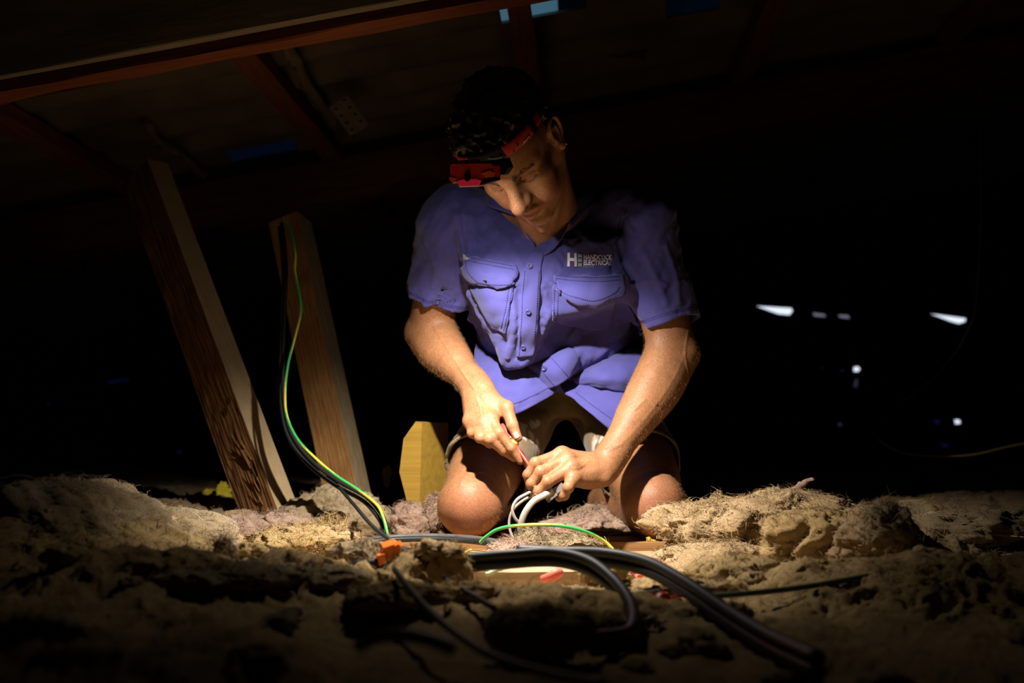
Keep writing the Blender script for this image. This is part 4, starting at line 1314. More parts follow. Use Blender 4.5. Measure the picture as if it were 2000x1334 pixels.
SHIRTM = mat('blue_work_cotton', (0.074, 0.070, 0.275), rough=.88, spec=.12, noise=(30, (0.086, 0.081, 0.30), .3), bump=(1400, .35, .0005), sheen=.2)
shirt = obj('shirt', np_mesh('shirt', SV, SF, SHIRTM), person, label='short-sleeved blue work shirt with chest pockets')
SHIRT = Surf(SV, SF)
STITCH = mat('blue_thread', (0.05, 0.05, 0.20), rough=.8, spec=.1)
stitches = []
def stitch(pix, gap=4.6, off=.0009, surf=None, w=.0009, ln=.55):
    """a run of single thread stitches laid along a line on the cloth"""
    pix = np.array(pix, float)
    L = catmull(pix, 8) if len(pix) > 2 else np.linspace(pix[0], pix[1], 12)
    seg = np.r_[0, np.cumsum(np.linalg.norm(np.diff(L, axis=0), axis=1))]
    for t in np.arange(0, seg[-1], gap):
        a = [np.interp(t, seg, L[:, k]) for k in (0, 1)]
        b = [np.interp(min(t + gap * ln, seg[-1]), seg, L[:, k]) for k in (0, 1)]
        p, n = (surf or SHIRT).hit(*a, off); q, _ = (surf or SHIRT).hit(*b, off)
        if np.linalg.norm(q - p) > .02 or np.linalg.norm(q - p) < 1e-5: continue
        V, F = tube([p - n * .0008, p * .5 + q * .5 + n * .0004, q - n * .0008], w, 4, 1, cap=False)
        stitches.append((V, F))

def lay(poly_rows, n=6, off=.004, bulge=0.0, thick=.003, surf=None, extra=None):
    """a piece of cloth laid on a surface: rows of pixels -> fine grid lifted off by off (+bulge in the middle)"""
    ctrl = np.array(poly_rows, float)
    R = np.stack([catmull(ctrl[i], n) for i in range(ctrl.shape[0])])
    Gp = np.stack([catmull(R[:, j], n) for j in range(R.shape[1])], 1)
    r, c = Gp.shape[:2]
    G = np.zeros((r, c, 3))
    for i in range(r):
        for j in range(c):
            b = math.sin(PI * i / (r - 1)) * math.sin(PI * j / (c - 1))
            lift = off + bulge * b
            if extra is not None: lift += extra(i / (r - 1), j / (c - 1))
            G[i, j] = (surf or SHIRT).hit(Gp[i, j, 0], Gp[i, j, 1], lift)[0]
    # calm the projected sheet
    for _ in range(2):
        G[1:-1, 1:-1] = G[1:-1, 1:-1] * .5 + (G[:-2, 1:-1] + G[2:, 1:-1] + G[1:-1, :-2] + G[1:-1, 2:]) * .125
    return grid_mesh(G, thick), G

# placket band with its fold edge
plk = [[(1037, 494), (1048, 490), (1062, 496)], [(1022, 530), (1038, 528), (1056, 527)], [(1018, 570), (1035, 570), (1053, 570)],
       [(1016, 620), (1032, 620), (1050, 620)], [(1013, 665), (1028, 665), (1046, 664)], [(1011, 697), (1024, 697), (1040, 694)]]
(V, F), _ = lay(plk, 6, .003, .001, .003)
placket = obj('placket', np_mesh('placket', V, F, SHIRTM), shirt)
PLK = Surf(V, F)
stitch([(1025, 530), (1021, 570), (1019, 620), (1016, 665), (1014, 694)], surf=PLK)
stitch([(1053, 530), (1050, 570), (1047, 620), (1043, 662)], surf=PLK)
# pockets and flaps
pockets = {'r': ([[(912, 540), (960, 548), (1004, 552)], [(925, 575), (965, 580), (1000, 585)], [(945, 612), (972, 618), (994, 622)], [(962, 640), (980, 648), (988, 652)]],
                 [[(905, 499), (930, 504), (968, 511), (1007, 519)], [(907, 515), (932, 522), (968, 529), (1008, 534)], [(914, 534), (936, 542), (970, 547), (1006, 546)], [(930, 550), (946, 557), (974, 559), (1000, 556)]]),
           'l': ([[(1080, 556), (1130, 560), (1205, 560)], [(1079, 580), (1130, 592), (1200, 590)], [(1078, 605), (1130, 620), (1196, 620)], [(1077, 625), (1130, 640), (1190, 645)]],
                 [[(1080, 536), (1122, 539), (1170, 540), (1214, 538)], [(1080, 550), (1124, 558), (1170, 560), (1214, 553)], [(1084, 562), (1124, 574), (1168, 578), (1212, 564)], [(1100, 574), (1128, 583), (1158, 590), (1200, 573)]])}
for key, (pk, fl) in pockets.items():
    (V, F), _ = lay(pk, 7, .0035, .006 if key == 'r' else .004, .003)
    pkt = obj('chest_pocket', np_mesh('chest_pocket', V, F, SHIRTM), shirt)
    PS = Surf(V, F)
    if key == 'r':
        stitch([(1001, 562), (994, 600), (984, 645)], surf=PS); stitch([(994, 562), (988, 600), (979, 640)], surf=PS)
    else:
        stitch([(1083, 566), (1082, 600), (1080, 622)], surf=PS); stitch([(1091, 572), (1089, 600), (1087, 624)], surf=PS)
    (V, F), G = lay(fl, 7, .008, .010 if key == 'r' else .014, .0035, extra=lambda a, b: (.006 if key == 'r' else .016) * a)
    obj('pocket_flap', np_mesh('pocket_flap', V, F, SHIRTM), shirt)
    FS = Surf(V, F)
    f = np.array(fl, float)
    def inset(a, b): return tuple(catmull(catmull(f.transpose(1, 0, 2), 8)[int(round(b * (8 * (f.shape[1] - 1))))], 8)[int(round(a * (8 * (f.shape[0] - 1))))])
    for aa in (.06, .16):
        stitch([inset(aa, .03), inset(aa, .35), inset(aa, .65), inset(aa, .97)], 3.6, surf=FS)
    for aa in (.93,):
        stitch([inset(.2, .03), inset(.6, .04), inset(aa, .08), inset(aa, .35), inset(aa, .65), inset(aa, .95), inset(.5, .97)], 4.2, surf=FS)
# woven tag on the flap
TAGM = mat('tag_grey', (.30, .30, .30), rough=.8)
(V, F), _ = lay([[(907, 500), (915, 502), (922, 504)], [(907, 504), (915, 506), (922, 508)]], 3, .0105, 0, .0015)
flaptag = obj('woven_tag', np_mesh('woven_tag', V, F, TAGM), shirt)

# seams: armholes and sleeve hems
stitch([(1224, 405), (1216, 440), (1214, 465)], 4.5, .0006); stitch([(1217, 405), (1209, 440), (1208, 462)], 4.5, .0006)
for (e, cn, S, E) in sl:
    x = norm(np.cross(cn, (0, -1, 0))); y = np.cross(cn, x)
    for back in (.012, .016):
        for a in np.arange(0, 2 * PI, .062):
            p, n = SHIRT.near(e - cn * back + (x * math.cos(a) + y * math.sin(a)) * .075, .0006)
            q, _ = SHIRT.near(e - cn * back + (x * math.cos(a + .035) + y * math.sin(a + .035)) * .075, .0006)
            V, F = tube([p - n * .0008, (p + q) / 2 + n * .0004, q - n * .0008], .0009, 4, 1, cap=False)
            stitches.append((V, F))

# shirt tails: loose cloth over the lap
LAP = [SHORTS]
def tail(rows, n=8, amp=.003, seed=1, thick=.0035):
    ctrl = [[at(*p) for p in r] for r in rows]
    G = spline_grid(ctrl, n)
    w = fbm(G.reshape(-1, 3).astype(np.float32), (35, 35, 35), 3, seed).reshape(G.shape[:2])
    du = np.gradient(G, axis=1); dv = np.gradient(G, axis=0)
    nn = np.cross(du, dv); nn /= np.linalg.norm(nn, axis=2, keepdims=True)
    G = G + nn * (amp * w)[..., None]
    V, F = grid_mesh(G, thick)
    o = obj('shirt_tail', np_mesh('shirt_tail', V, F, SHIRTM), shirt)
    return Surf(V, F)
TA = tail([[(930, 664, 2.50), (968, 678, 2.465), (1004, 690, 2.435), (1050, 706, 2.435), (1085, 730, 2.46)],
           [(926, 705, 2.440), (962, 715, 2.405), (1004, 724, 2.388), (1048, 738, 2.392), (1085, 750, 2.425)],
           [(926, 752, 2.410), (960, 760, 2.382), (1000, 768, 2.372), (1045, 765, 2.378), (1086, 762, 2.405)],
           [(932, 812, 2.395), (966, 818, 2.378), (1002, 811, 2.366), (1044, 791, 2.372), (1082, 769, 2.400)]], 8, .004, 5)
stitch([(950, 797), (1002, 789), (1040, 773), (1072, 757)], 3.2, surf=TA)
TB = tail([[(1100, 700, 2.500), (1150, 700, 2.480), (1205, 690, 2.470), (1270, 680, 2.470)],
           [(1092, 735, 2.450), (1150, 752, 2.415), (1210, 745, 2.405), (1275, 730, 2.420)],
           [(1098, 760, 2.415), (1150, 782, 2.385), (1208, 795, 2.375), (1270, 790, 2.390)],
           [(1110, 770, 2.405), (1140, 796, 2.380), (1200, 844, 2.362), (1262, 860, 2.380)]], 8, .003, 9)
stitch([(1125, 767), (1155, 790), (1205, 826)], 3.2, surf=TB)
TBU = tail([[(1128, 722, 2.480), (1160, 700, 2.475), (1205, 672, 2.480), (1262, 664, 2.485)],
            [(1120, 738, 2.430), (1158, 722, 2.400), (1205, 705, 2.390), (1258, 698, 2.405)],
            [(1126, 748, 2.423), (1165, 742, 2.375), (1212, 738, 2.365), (1256, 735, 2.385)],
            [(1135, 752, 2.430), (1172, 757, 2.390), (1216, 766, 2.385), (1256, 770, 2.405)]], 8, .004, 13)
TCN = tail([[(1008, 692, 2.462), (1052, 686, 2.452), (1100, 662, 2.455), (1152, 655, 2.472)],
            [(1022, 708, 2.408), (1064, 702, 2.385), (1108, 684, 2.383), (1150, 674, 2.420)],
            [(1046, 731, 2.395), (1080, 724, 2.366), (1116, 707, 2.370), (1144, 696, 2.410)],
            [(1072, 760, 2.395), (1092, 752, 2.375), (1116, 734, 2.382), (1134, 716, 2.420)]], 8, .003, 17)
stitch([(1040, 707), (1056, 722), (1082, 752)], 4, surf=TCN); stitch([(1078, 700), (1092, 716), (1112, 738)], 4, surf=TCN)

# buttons
BUTTON = mat('navy_button', (0.06, 0.065, 0.20), rough=.35, spec=.5)
THREAD = mat('pale_thread', (.25, .25, .4), rough=.8)
def button(u, v, surf, r=.0055, off=.002):
    c, n = surf.hit(u, v, off)
    x = norm(np.cross(n, (0, 0, 1))); y = np.cross(n, x)
    prof = [(0, .0010), (.35, .0010), (.5, .0014), (.72, .0024), (.92, .0024), (1.0, .0014), (1.0, -.001)]
    m = 20; V = []; F = []
    for q, h in prof:
        for j in range(m):
            a = 2 * PI * j / m
            V.append(c + (x * math.cos(a) + y * math.sin(a)) * (max(q, .01) * r) + n * h)
    for i in range(len(prof) - 1):
        for j in range(m):
            F.append((i * m + j, (i + 1) * m + j, (i + 1) * m + (j + 1) % m, i * m + (j + 1) % m))
    F.append(tuple(range(m)))
    b = obj('button', mesh_vf('button', np.array(V), F, BUTTON), shirt)
    for a, b_ in (((-1, -1), (1, 1)), ((-1, 1), (1, -1))):
        p = [c + (x * a[0] + y * a[1]) * .0013 + n * .0010, c + n * .0018, c + (x * b_[0] + y * b_[1]) * .0013 + n * .0010]
        stitches.append(tube(p, .0004, 4, 1, cap=False))
button(1035, 520, PLK); button(1031, 608, PLK); button(1022, 677, PLK, .005); button(1064, 719, TCN)

# collar: a band round the neck with two pointed wings
fold = [at(1004, 394, 2.233), at(972, 378, 2.273), at(985, 365, 2.358), at(1040, 345, 2.438), at(1100, 352, 2.438), at(1150, 362, 2.368), at(1128, 366, 2.298), at(1106, 384, 2.256)]
edge = [at(1004, 420, 2.210), at(950, 400, 2.256), at(940, 378, 2.358), at(1035, 372, 2.480), at(1110, 378, 2.480), at(1195, 378, 2.378), at(1165, 398, 2.290), at(1114, 446, 2.233)]
band = [at(1016, 420, 2.256), at(990, 398, 2.288), at(1000, 385, 2.358), at(1045, 372, 2.418), at(1095, 375, 2.418), at(1130, 385, 2.363), at(1118, 392, 2.303), at(1094, 412, 2.273)]
def strip(rows, n=6, thick=.003):
    G = spline_grid(rows, n)
    return grid_mesh(G, thick)
midr = [a * .5 + b * .5 + np.array((0, -.004, .006)) for a, b in zip(fold, edge)]
V, F = strip([fold, midr, edge], 7, .004)
collar = obj('collar', np_mesh('collar', V, F, SHIRTM), shirt)
V, F = strip([band, fold], 7, .003)
obj('collar_band', np_mesh('collar_band', V, F, SHIRTM), shirt)
CS = Surf(*strip([fold, midr, edge], 7, .004))
stitch([(1001, 413), (978, 406), (956, 397)], 3.5, surf=CS); stitch([(1112, 438), (1130, 418), (1160, 397)], 3.5, surf=CS); stitch([(1108, 395), (1109, 430)], 3.5, surf=CS)
# facings along the open neck
for nm, rows in (('r', [[at(1006, 414, 2.240), at(1020, 440, 2.233), at(1035, 470, 2.233), at(1046, 494, 2.234)], [at(1022, 408, 2.256), at(1032, 440, 2.250), at(1042, 468, 2.246), at(1050, 492, 2.240)]]),
                 ('l', [[at(1096, 402, 2.273), at(1084, 440, 2.260), at(1064, 472, 2.248), at(1044, 495, 2.238)], [at(1114, 428, 2.240), at(1100, 460, 2.226), at(1076, 490, 2.222), at(1040, 508, 2.228)]])):
    V, F = strip(rows, 7, .003)
    obj('lapel', np_mesh('lapel', V, F, SHIRTM), shirt)
V, F = join_vf(stitches)
obj('stitching', mesh_vf('stitching', V, F, STITCH), shirt, kind='stuff')

# chest emblem and lettering
LOGOW = mat('white_embroidery', (.78, .70, .74), rough=.85, bump=(900, .4, .0004))
LOGOG = mat('grey_green_embroidery', (.26, .34, .34), rough=.85, bump=(900, .4, .0004))
def letter_mesh(txt, name, box, m, surf, off=.0016, bold=.012, ydip=0.0, parent=None, thick=.0012, space=1.0, rot=0.0):
    """text filled into the pixel box (u0, v0, u1, v1) and laid on a surface"""
    cu = bpy.data.curves.new(name, 'FONT'); cu.body = txt; cu.offset = bold; cu.resolution_u = 3; cu.space_character = space
    ob = bpy.data.objects.new(name, cu); C.objects.link(ob)
    dg = bpy.context.evaluated_depsgraph_get(); dg.update()
    me0 = bpy.data.meshes.new_from_object(ob.evaluated_get(dg))
    bpy.data.objects.remove(ob); bpy.data.curves.remove(cu)
    co = np.array([v.co[:] for v in me0.vertices]); fs = [tuple(p.vertices) for p in me0.polygons]
    bpy.data.meshes.remove(me0)
    lo, hi = co.min(0), co.max(0)
    u = box[0] + (co[:, 0] - lo[0]) / (hi[0] - lo[0]) * (box[2] - box[0])
    v = box[3] - (co[:, 1] - lo[1]) / (hi[1] - lo[1]) * (box[3] - box[1]) + ydip * (u - box[0])
    cu_, cv_ = (box[0] + box[2]) / 2, (box[1] + box[3]) / 2
    u, v = cu_ + (u - cu_) * math.cos(rot) + (v - cv_) * math.sin(rot), cv_ - (u - cu_) * math.sin(rot) + (v - cv_) * math.cos(rot)
    top = np.array([surf.hit(a, b, off)[0] for a, b in zip(u, v)])
    return obj(name, mesh_vf(name, top, fs, m, False), parent)
letter_mesh('H', 'logo_lettering', (1108, 494, 1126, 520), LOGOW, SHIRT, .0022, .035, .03, shirt)
letter_mesh('HANDCOCK', 'logo_lettering', (1140, 497, 1195, 507), LOGOW, SHIRT, .0018, .022, .02, shirt)
letter_mesh('ELECTRICAL', 'logo_lettering', (1140, 508, 1194, 518), LOGOW, SHIRT, .0018, .022, .02, shirt)
letter_mesh('PTY LTD', 'logo_lettering', (1139, 519, 1160, 523), LOGOG, SHIRT, .0018, .01, .02, shirt)
for i in range(3):
    v0 = 496 + i * 9
    (V, F), _ = lay([[(1129, v0), (1133, v0), (1137, v0)], [(1129, v0 + 3.5), (1133, v0 + 3.5), (1137, v0 + 3.5)], [(1129, v0 + 7), (1133, v0 + 7), (1137, v0 + 7)]], 2, .0016, 0, .001)
    obj('logo_square', np_mesh('logo_square', V, F, LOGOG), shirt)
letter_mesh('bisley', 'tag_lettering', (909, 500.5, 921, 506), LOGOW, SHIRT, .0118, .0, .3, flaptag) if False else None
# ------------------------------------------------ hair of the head
HA = SDF()
HA.ell(hd(-.014, 0, .060), (.098, .083, .092), R=HR, k=0)
HA.ell(hd(.045, 0, .100), (.055, .066, .048), R=HR, k=.03)
HA.ell(hd(-.05, 0, .0), (.055, .070, .065), R=HR, k=.02)
for s in (-1, 1):
    HA.chain([hd(.012, s * .070, .035), hd(.012, s * .071, .0)], [.010, .007], k=.012, sub=1)
def hair_disp(P):
    q = P + .004 * np.stack([vnoise(P, 90, 1), vnoise(P, 90, 2), vnoise(P, 90, 3)], -1).astype(np.float32)
    return .010 * vnoise(q, 95, 5) + .004 * vnoise(q, 230, 6) - .002
HA.disp(hair_disp)
HA.box(hd(.075, 0, -.002), (.082, .12, .082), R=HR, rnd=.01, k=.006, op='s')
HA.ell(hd(.06, 0, -.06), (.075, .10, .09), R=HR, k=.006, op='s')
for s in (-1, 1):
    HA.ell(hd(-.014, s * .088, .002), (.026, .018, .038), R=HR, k=.004, op='s')
HV, HFc = HA.mesh(0.003, tag='hair', band=.010)
HAIRM = mat('dark_hair', (.018, .012, .009), rough=.45, spec=.4, noise=(400, (.04, .028, .02), .2), bump=(600, .5, .001))
obj('hair', np_mesh('hair', HV, HFc, HAIRM), person, label='short dark curly hair')
BODY = Surf(BV, BF)

rng = np.random.default_rng(3)
BROWM = mat('eyebrow_hair', (.05, .03, .018), rough=.6)
for s in (-1, 1):
    t = rng.random(240); off = rng.normal(0, 1, 240)
    C0 = np.array([hd(.098, s * .010, .026), hd(.094, s * .028, .034), hd(.074, s * .052, .031)])
    L = catmull(C0, 10)
    roots, dirs = [], []
    for a, b in zip(t, off):
        i = min(int(a * (len(L) - 2)), len(L) - 2)
        p = L[i] + HU * (b * .0028 * (1.2 - .6 * a))
        q, n = BODY.near(p, -.0004)
        roots.append(q); tang = norm(L[i + 1] - L[i])
        dirs.append(norm(tang + n * .35 + HU * (.5 - .7 * a)))
    V, F = strands(np.array(roots), np.array(dirs), rng.uniform(.005, .009, 240), .00028, np.zeros(3), rng)
    obj('eyebrow', tri_np_mesh('eyebrow', V, F, BROWM), person)
    roots, dirs = [], []
    for a in np.linspace(0, 1, 34):
        p = catmull(np.array([hd(.0790, s * .018, .0005), hd(.0845, s * .031, -.0022), hd(.0755, s * .045, .0008)]), 8)
        q, n = BODY.near(p[min(int(a * 16), 16)], -.0003)
        roots.append(q); dirs.append(norm(n * .8 - HU * .55 + HL * (s * (a - .4) * .6)))
    V, F = strands(np.array(roots), np.array(dirs), rng.uniform(.005, .008, 34), .0003, HU * .25, rng)
    obj('eyelash', tri_np_mesh('eyelash', V, F, BROWM), person)

# ------------------------------------------------ fine hair on arms and legs
BN = vnormals(BV, BF)
def limb_hair(name, segs, count, length, w, m, seed, cond=None):
    rng = np.random.default_rng(seed)
    Vs, Fs, k = [], [], 0
    for a, b, rad, share in segs:
        ab = b - a
        t = ((BV - a) @ ab) / (ab @ ab)
        d = np.linalg.norm(BV - a - t[:, None] * ab, axis=1)
        sel = np.where((t > 0) & (t < 1) & (d < rad))[0]
        if cond is not None: sel = sel[cond(BV[sel])]
        if not len(sel): continue
        sel = rng.choice(sel, int(count * share))
        dr = norm(ab) + BN[sel] * rng.uniform(.25, .8, (len(sel), 1)) + rng.normal(0, .35, (len(sel), 3))
        dr /= np.linalg.norm(dr, axis=1, keepdims=True)
        V, F = strands(BV[sel] - BN[sel] * .0004, dr, rng.uniform(.5, 1.15, len(sel)) * length, w, np.array((0, 0, -.12)), rng)
        Vs.append(V); Fs.append(F + k); k += len(V)
    obj(name, tri_np_mesh(name, np.vstack(Vs), np.vstack(Fs), m), body, kind='stuff')
FUZZ = mat('blond_body_hair', (.30, .18, .085), rough=.6, spec=.2)
limb_hair('arm_hair', [(EL_R + (SH_R - EL_R) * .15, WR_R, .075, .5), (EL_L + (SH_L - EL_L) * .15, WR_L, .08, .5)], 11000, .0075, .00009, FUZZ, 11)
limb_hair('leg_hair', [(HIP_R, KNEE_R + norm(KNEE_R - HIP_R) * .05, .11, .5), (HIP_L, KNEE_L + norm(KNEE_L - HIP_L) * .05, .11, .5)], 16000, .0075, .00009, FUZZ, 12, lambda p: p[:, 1] < 2.50)

# nails
NAIL = mat('fingernail', (.50, .29, .23), rough=.25, spec=.5)
def nail(cpx, ax, w, l, surf=BODY):
    """cpx centre pixel, ax unit pixel direction to the tip"""
    px = np.array((-ax[1], ax[0]))
    rows = [[tuple(np.array(cpx) + px * w * a + np.array(ax) * l * b * (1 - .25 * a * a)) for a in (-1, -.5, 0, .5, 1)] for b in (-1, 0, 1)]
    (V, F), _ = lay(rows, 4, .0004, .0004, .0008, surf=surf)
    obj('fingernail', np_mesh('fingernail', V, F, NAIL), body)
nail((1008.5, 850), norm((.45, .9)), 5.0, 7.0)
nail((1046, 969), norm((-.35, .93)), 4.0, 4.5)

# ------------------------------------------------ ear stud
STEEL = mat('polished_steel', (.75, .75, .78), rough=.15, metal=1.0)
q, n = BODY.near(hd(-.008, .092, -.030), .0004)
st_root = empty('ear_stud', q, 'tiny silver stud in the ear of the kneeling man', 'earring')
bm = bmesh.new(); bmesh.ops.create_uvsphere(bm, u_segments=12, v_segments=8, radius=.0022)
me = bpy.data.meshes.new('bead'); bm.to_mesh(me); bm.free(); me.materials.append(STEEL)
o = obj('bead', me, st_root); o.matrix_parent_inverse = Matrix(); o.location = tuple(n * .001)
V, F = tube([q - n * .004, q + n * .001], .0006, 6, 1)
obj('post', mesh_vf('post', V, F, STEEL), st_root)

# ================================================================== headlamp
LRED = mat('red_lamp_plastic', (.62, .040, .022), rough=.38, spec=.45)
LLIT = mat('lit_red_plastic', (.80, .12, .03), rough=.4, spec=.45)  # brighter orange puts the light on the housing's side facets into the colour
LBLK = mat('black_rubber', (.007, .007, .008), rough=.75, spec=.12)
LGREY = mat('grey_lens_rim', (.30, .30, .31), rough=.3, spec=.5)
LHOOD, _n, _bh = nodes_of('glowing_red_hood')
_bh.inputs['Base Color'].default_value = (.5, .02, .02, 1); _bh.inputs['Emission Color'].default_value = (1, .03, .08, 1); _bh.inputs['Emission Strength'].default_value = .14  # emission stands in for lamp light leaking through the red plastic
SRED = mat('red_webbing', (.36, .026, .022), rough=.8, spec=.15, bump=(900, .5, .0005))
LN = norm(_cv(.05, -.97, -.18))
LX = norm(HL - LN * (HL @ LN))
LT = np.cross(LX, LN)
if LT @ _camB < 0: LT = -LT
LC = at(929, 342, 1.875)
headlamp = empty('headlamp', LC, 'red headlamp with black buttons on a red strap round the forehead', 'headlamp')
def lp(x, n, t): return LC + LX * x + LN * n + LT * t
def prism(poly, t0, t1, m, name, parent=headlamp, bev=.0015, axes='xn'):
    """extrude an outline (x, n) from depth t0 to t1, with bevelled front"""
    P2 = np.array(poly, float); k = len(P2); c = P2.mean(0)
    def ring(sc, t): return [lp(*(c + (p - c) * sc), t) for p in P2]
    s1 = 1 - bev / max(.004, np.abs(P2 - c).max())
    V = ring(s1, t0) + ring(1, t0 + bev) + ring(1, t1 - bev) + ring(s1, t1)
    F = [tuple(range(k))[::-1], tuple(range(3 * k, 4 * k))]
    for r in range(3):
        F += [(r * k + i, r * k + (i + 1) % k, (r + 1) * k + (i + 1) % k, (r + 1) * k + i) for i in range(k)]
    me = mesh_vf(name, np.array(V), F, m, False)
    return obj(name, me, parent)
prism([(-.041, -.018), (-.036, -.021), (.036, -.019), (.040, -.014), (.040, .004), (.026, .009), (-.026, .013), (-.036, .010), (-.041, .002)], -.016, .014, LRED, 'housing')
for x in (-.020, .000):
    prism([(x - .005, -.0255), (x + .005, -.0255), (x + .006, -.018), (x - .006, -.018)], -.012, .010, LRED, 'clip')
prism([(-.0425, .000), (-.030, .002), (-.028, .011), (-.036, .012), (-.0425, .006)], -.010, .0155, LLIT, 'lit_facet')
prism([(.016, -.004), (.034, -.008), (.040, -.004), (.039, .003), (.024, .004)], .0, .0158, LLIT, 'lit_facet')
prism([(-.028, .009), (-.020, .006), (.008, .006), (.016, .009), (.012, .0175), (-.024, .0175)], -.012, .0165, LHOOD, 'lens_hood')
prism([(.016, .008), (.040, .004), (.040, .010), (.012, .0165)], -.012, .0155, LBLK, 'bezel')
V = []; F = []
for t, s_ in ((.0135, 1.0), (.0175, 1.0), (.0185, .8)):
    for j in range(20):
        a = 2 * PI * j / 20
        y = .0072 * math.copysign(abs(math.sin(a)) ** .6, math.sin(a)) * s_
        V.append(lp(-.008 + .0050 * math.copysign(abs(math.cos(a)) ** .7, math.cos(a)) * s_, .002 + y, t))
F = [(r * 20 + j, r * 20 + (j + 1) % 20, (r + 1) * 20 + (j + 1) % 20, (r + 1) * 20 + j) for r in (0, 1) for j in range(20)] + [tuple(range(40, 60))]
obj('button', mesh_vf('button', np.array(V), F, LBLK, False), headlamp)
# lens on the underside
V = [lp(x, .0185, t) for x, t in ((-.024, -.011), (.012, -.011), (.012, .0145), (-.024, .0145))] + [lp(x, .0172, t) for x, t in ((-.026, -.012), (.014, -.012), (.014, .016), (-.026, .016))]
obj('lens', mesh_vf('lens', np.array(V), [(0, 1, 2, 3), (0, 4, 5, 1), (1, 5, 6, 2), (2, 6, 7, 3), (3, 7, 4, 0)], LGREY, False), headlamp)
# hinge bracket to the strap
prism([(.010, -.022), (.050, -.026), (.056, -.010), (.046, .002), (.018, .000)], -.034, -.012, LBLK, 'hinge_bracket')
# strap round the head
def sp(a, w, out=0.0):
    ca, sa = math.cos(a), math.sin(a)
    f, l = (.106 + out) * ca, (.0835 + out) * sa
    if ca < 0: f *= 1.10; l *= 1.04
    return hd(f - .002, l, .088 + .012 * ca * ca - .020 * (1 - ca) * .5 + w)
def strap_piece(a0, a1, hw, out, th, m, name, n=24, parent=headlamp):
    G = np.array([[sp(a, w, out + .002 * (1 - (w / hw) ** 2)) - HF * 0.0 for a in np.linspace(a0, a1, n)] for w in (-hw, -hw * .5, 0, hw * .5, hw)])
    V, F = grid_mesh(G, th)
    return obj(name, np_mesh(name, V, F, m), parent), Surf(V, F)
rd = math.radians
strap_piece(rd(-180), rd(180), .0145, .001, .0022, LBLK, 'strap', 90)
p1, PS1 = strap_piece(rd(22), rd(60), .0132, .0028, .0014, SRED, 'strap_panel')
p2, _ = strap_piece(rd(66), rd(80), .0128, .0028, .0014, SRED, 'strap_panel', 8)
p3, _ = strap_piece(rd(-60), rd(-22), .0132, .0028, .0014, SRED, 'strap_panel')
strap_piece(rd(59.5), rd(66), .0155, .0045, .003, LBLK, 'strap_slider', 6)
MARK = mat('pale_print', (.55, .40, .38), rough=.7)
# print on the strap: a bolt mark and small lettering
(V, F), _ = lay([[(1022, 277), (1028, 270), (1034, 262)], [(1023, 279), (1029, 271.5), (1035, 264)]], 2, .0008, 0, .0006, surf=PS1)
obj('strap_mark', np_mesh('strap_mark', V, F, MARK), p1)
letter_mesh('Milwaukee', 'strap_lettering', (1017, 274, 1040, 279), MARK, PS1, .0010, .02, 0, p1, rot=rd(46))

# the lamp's light
sp_l = bpy.data.lights.new('headlamp_beam', 'SPOT')
sp_l.energy = 66.0
sp_l.color = (1.0, 0.93, 0.83)
sp_l.spot_size = rd(125)
sp_l.spot_blend = .7
sp_l.shadow_soft_size = 0.011
lo_ = bpy.data.objects.new('headlamp_beam', sp_l); C.objects.link(lo_)
lpos = lp(-.012, .0225, .003)
AIM = norm((0.05, 0.39, -1.0))
lo_.location = tuple(lpos)
lo_.rotation_euler = Vector(AIM).to_track_quat('-Z', 'Y').to_euler()
lo_.parent = headlamp; lo_.matrix_parent_inverse = wmat(headlamp).inverted()

# spill of the same lamp: its frosted lens shines to all sides
ar_l = bpy.data.lights.new('headlamp_lens_glow', 'AREA')
ar_l.shape = 'DISK'; ar_l.size = .018; ar_l.energy = 1.1; ar_l.color = (1.0, 0.92, 0.82)
ao_ = bpy.data.objects.new('headlamp_lens_glow', ar_l); C.objects.link(ao_)
ao_.location = tuple(lp(-.006, .0205, .003))
ao_.rotation_euler = Vector(norm(LN + np.array((0, .10, 0)))).to_track_quat('-Z', 'Y').to_euler()
ao_.parent = headlamp; ao_.matrix_parent_inverse = wmat(headlamp).inverted()
# ================================================================== cables
CBLK = mat('black_cable', (.014, .015, .015), rough=.5, spec=.3)
CGREY = mat('dusty_grey_cable', (.10, .095, .085), rough=.55, spec=.35, noise=(60, (.05, .048, .045), .2))
CWHT = mat('white_cable', (.52, .47, .42), rough=.45, spec=.4, noise=(40, (.36, .32, .28), .2))
CDUST = mat('green_dusty_cable', (.10, .115, .07), rough=.6, spec=.3)
CBLUE = mat('pale_cable', (.45, .50, .55), rough=.4, spec=.4)
EARTH, _nt, _b = nodes_of('green_yellow_wire')
_vc = _nt.nodes.new('ShaderNodeVertexColor'); _vc.layer_name = 'Col'
_nt.links.new(_vc.outputs['Color'], _b.inputs['Base Color']); _b.inputs['Roughness'].default_value = .35

def pl3(pix):
    return [at(*p) for p in pix]

def cable(name, pix, r, m, label, cat='cable', group=None, n=10, sub=10, flat=None, pts=None, stripe=0.0):
    P = pl3(pix) if pts is None else pts
    V, F = tube(P, r, n, sub, flat)
    c = np.mean(P, axis=0)
    me = mesh_vf(name, V - c, F, m)
    if stripe:
        rings = (len(V) - 2) // n
        ctr = V[:rings * n].reshape(rings, n, 3).mean(1)
        s = np.r_[0, np.cumsum(np.linalg.norm(np.diff(ctr, axis=0), axis=1))]
        ang = np.arange(n) * 2 * PI / n
        y = (np.sin(2 * PI * s[:, None] / stripe + ang[None]) > .25).astype(float).reshape(-1)
        y = np.r_[y, y[0], y[-1]][:, None]
        set_color(me, np.array((.045, .42, .10)) * (1 - y) + np.array((.72, .60, .06)) * y)
    o = obj(name, me, None, label, cat, group)
    o.location = tuple(c)
    return o

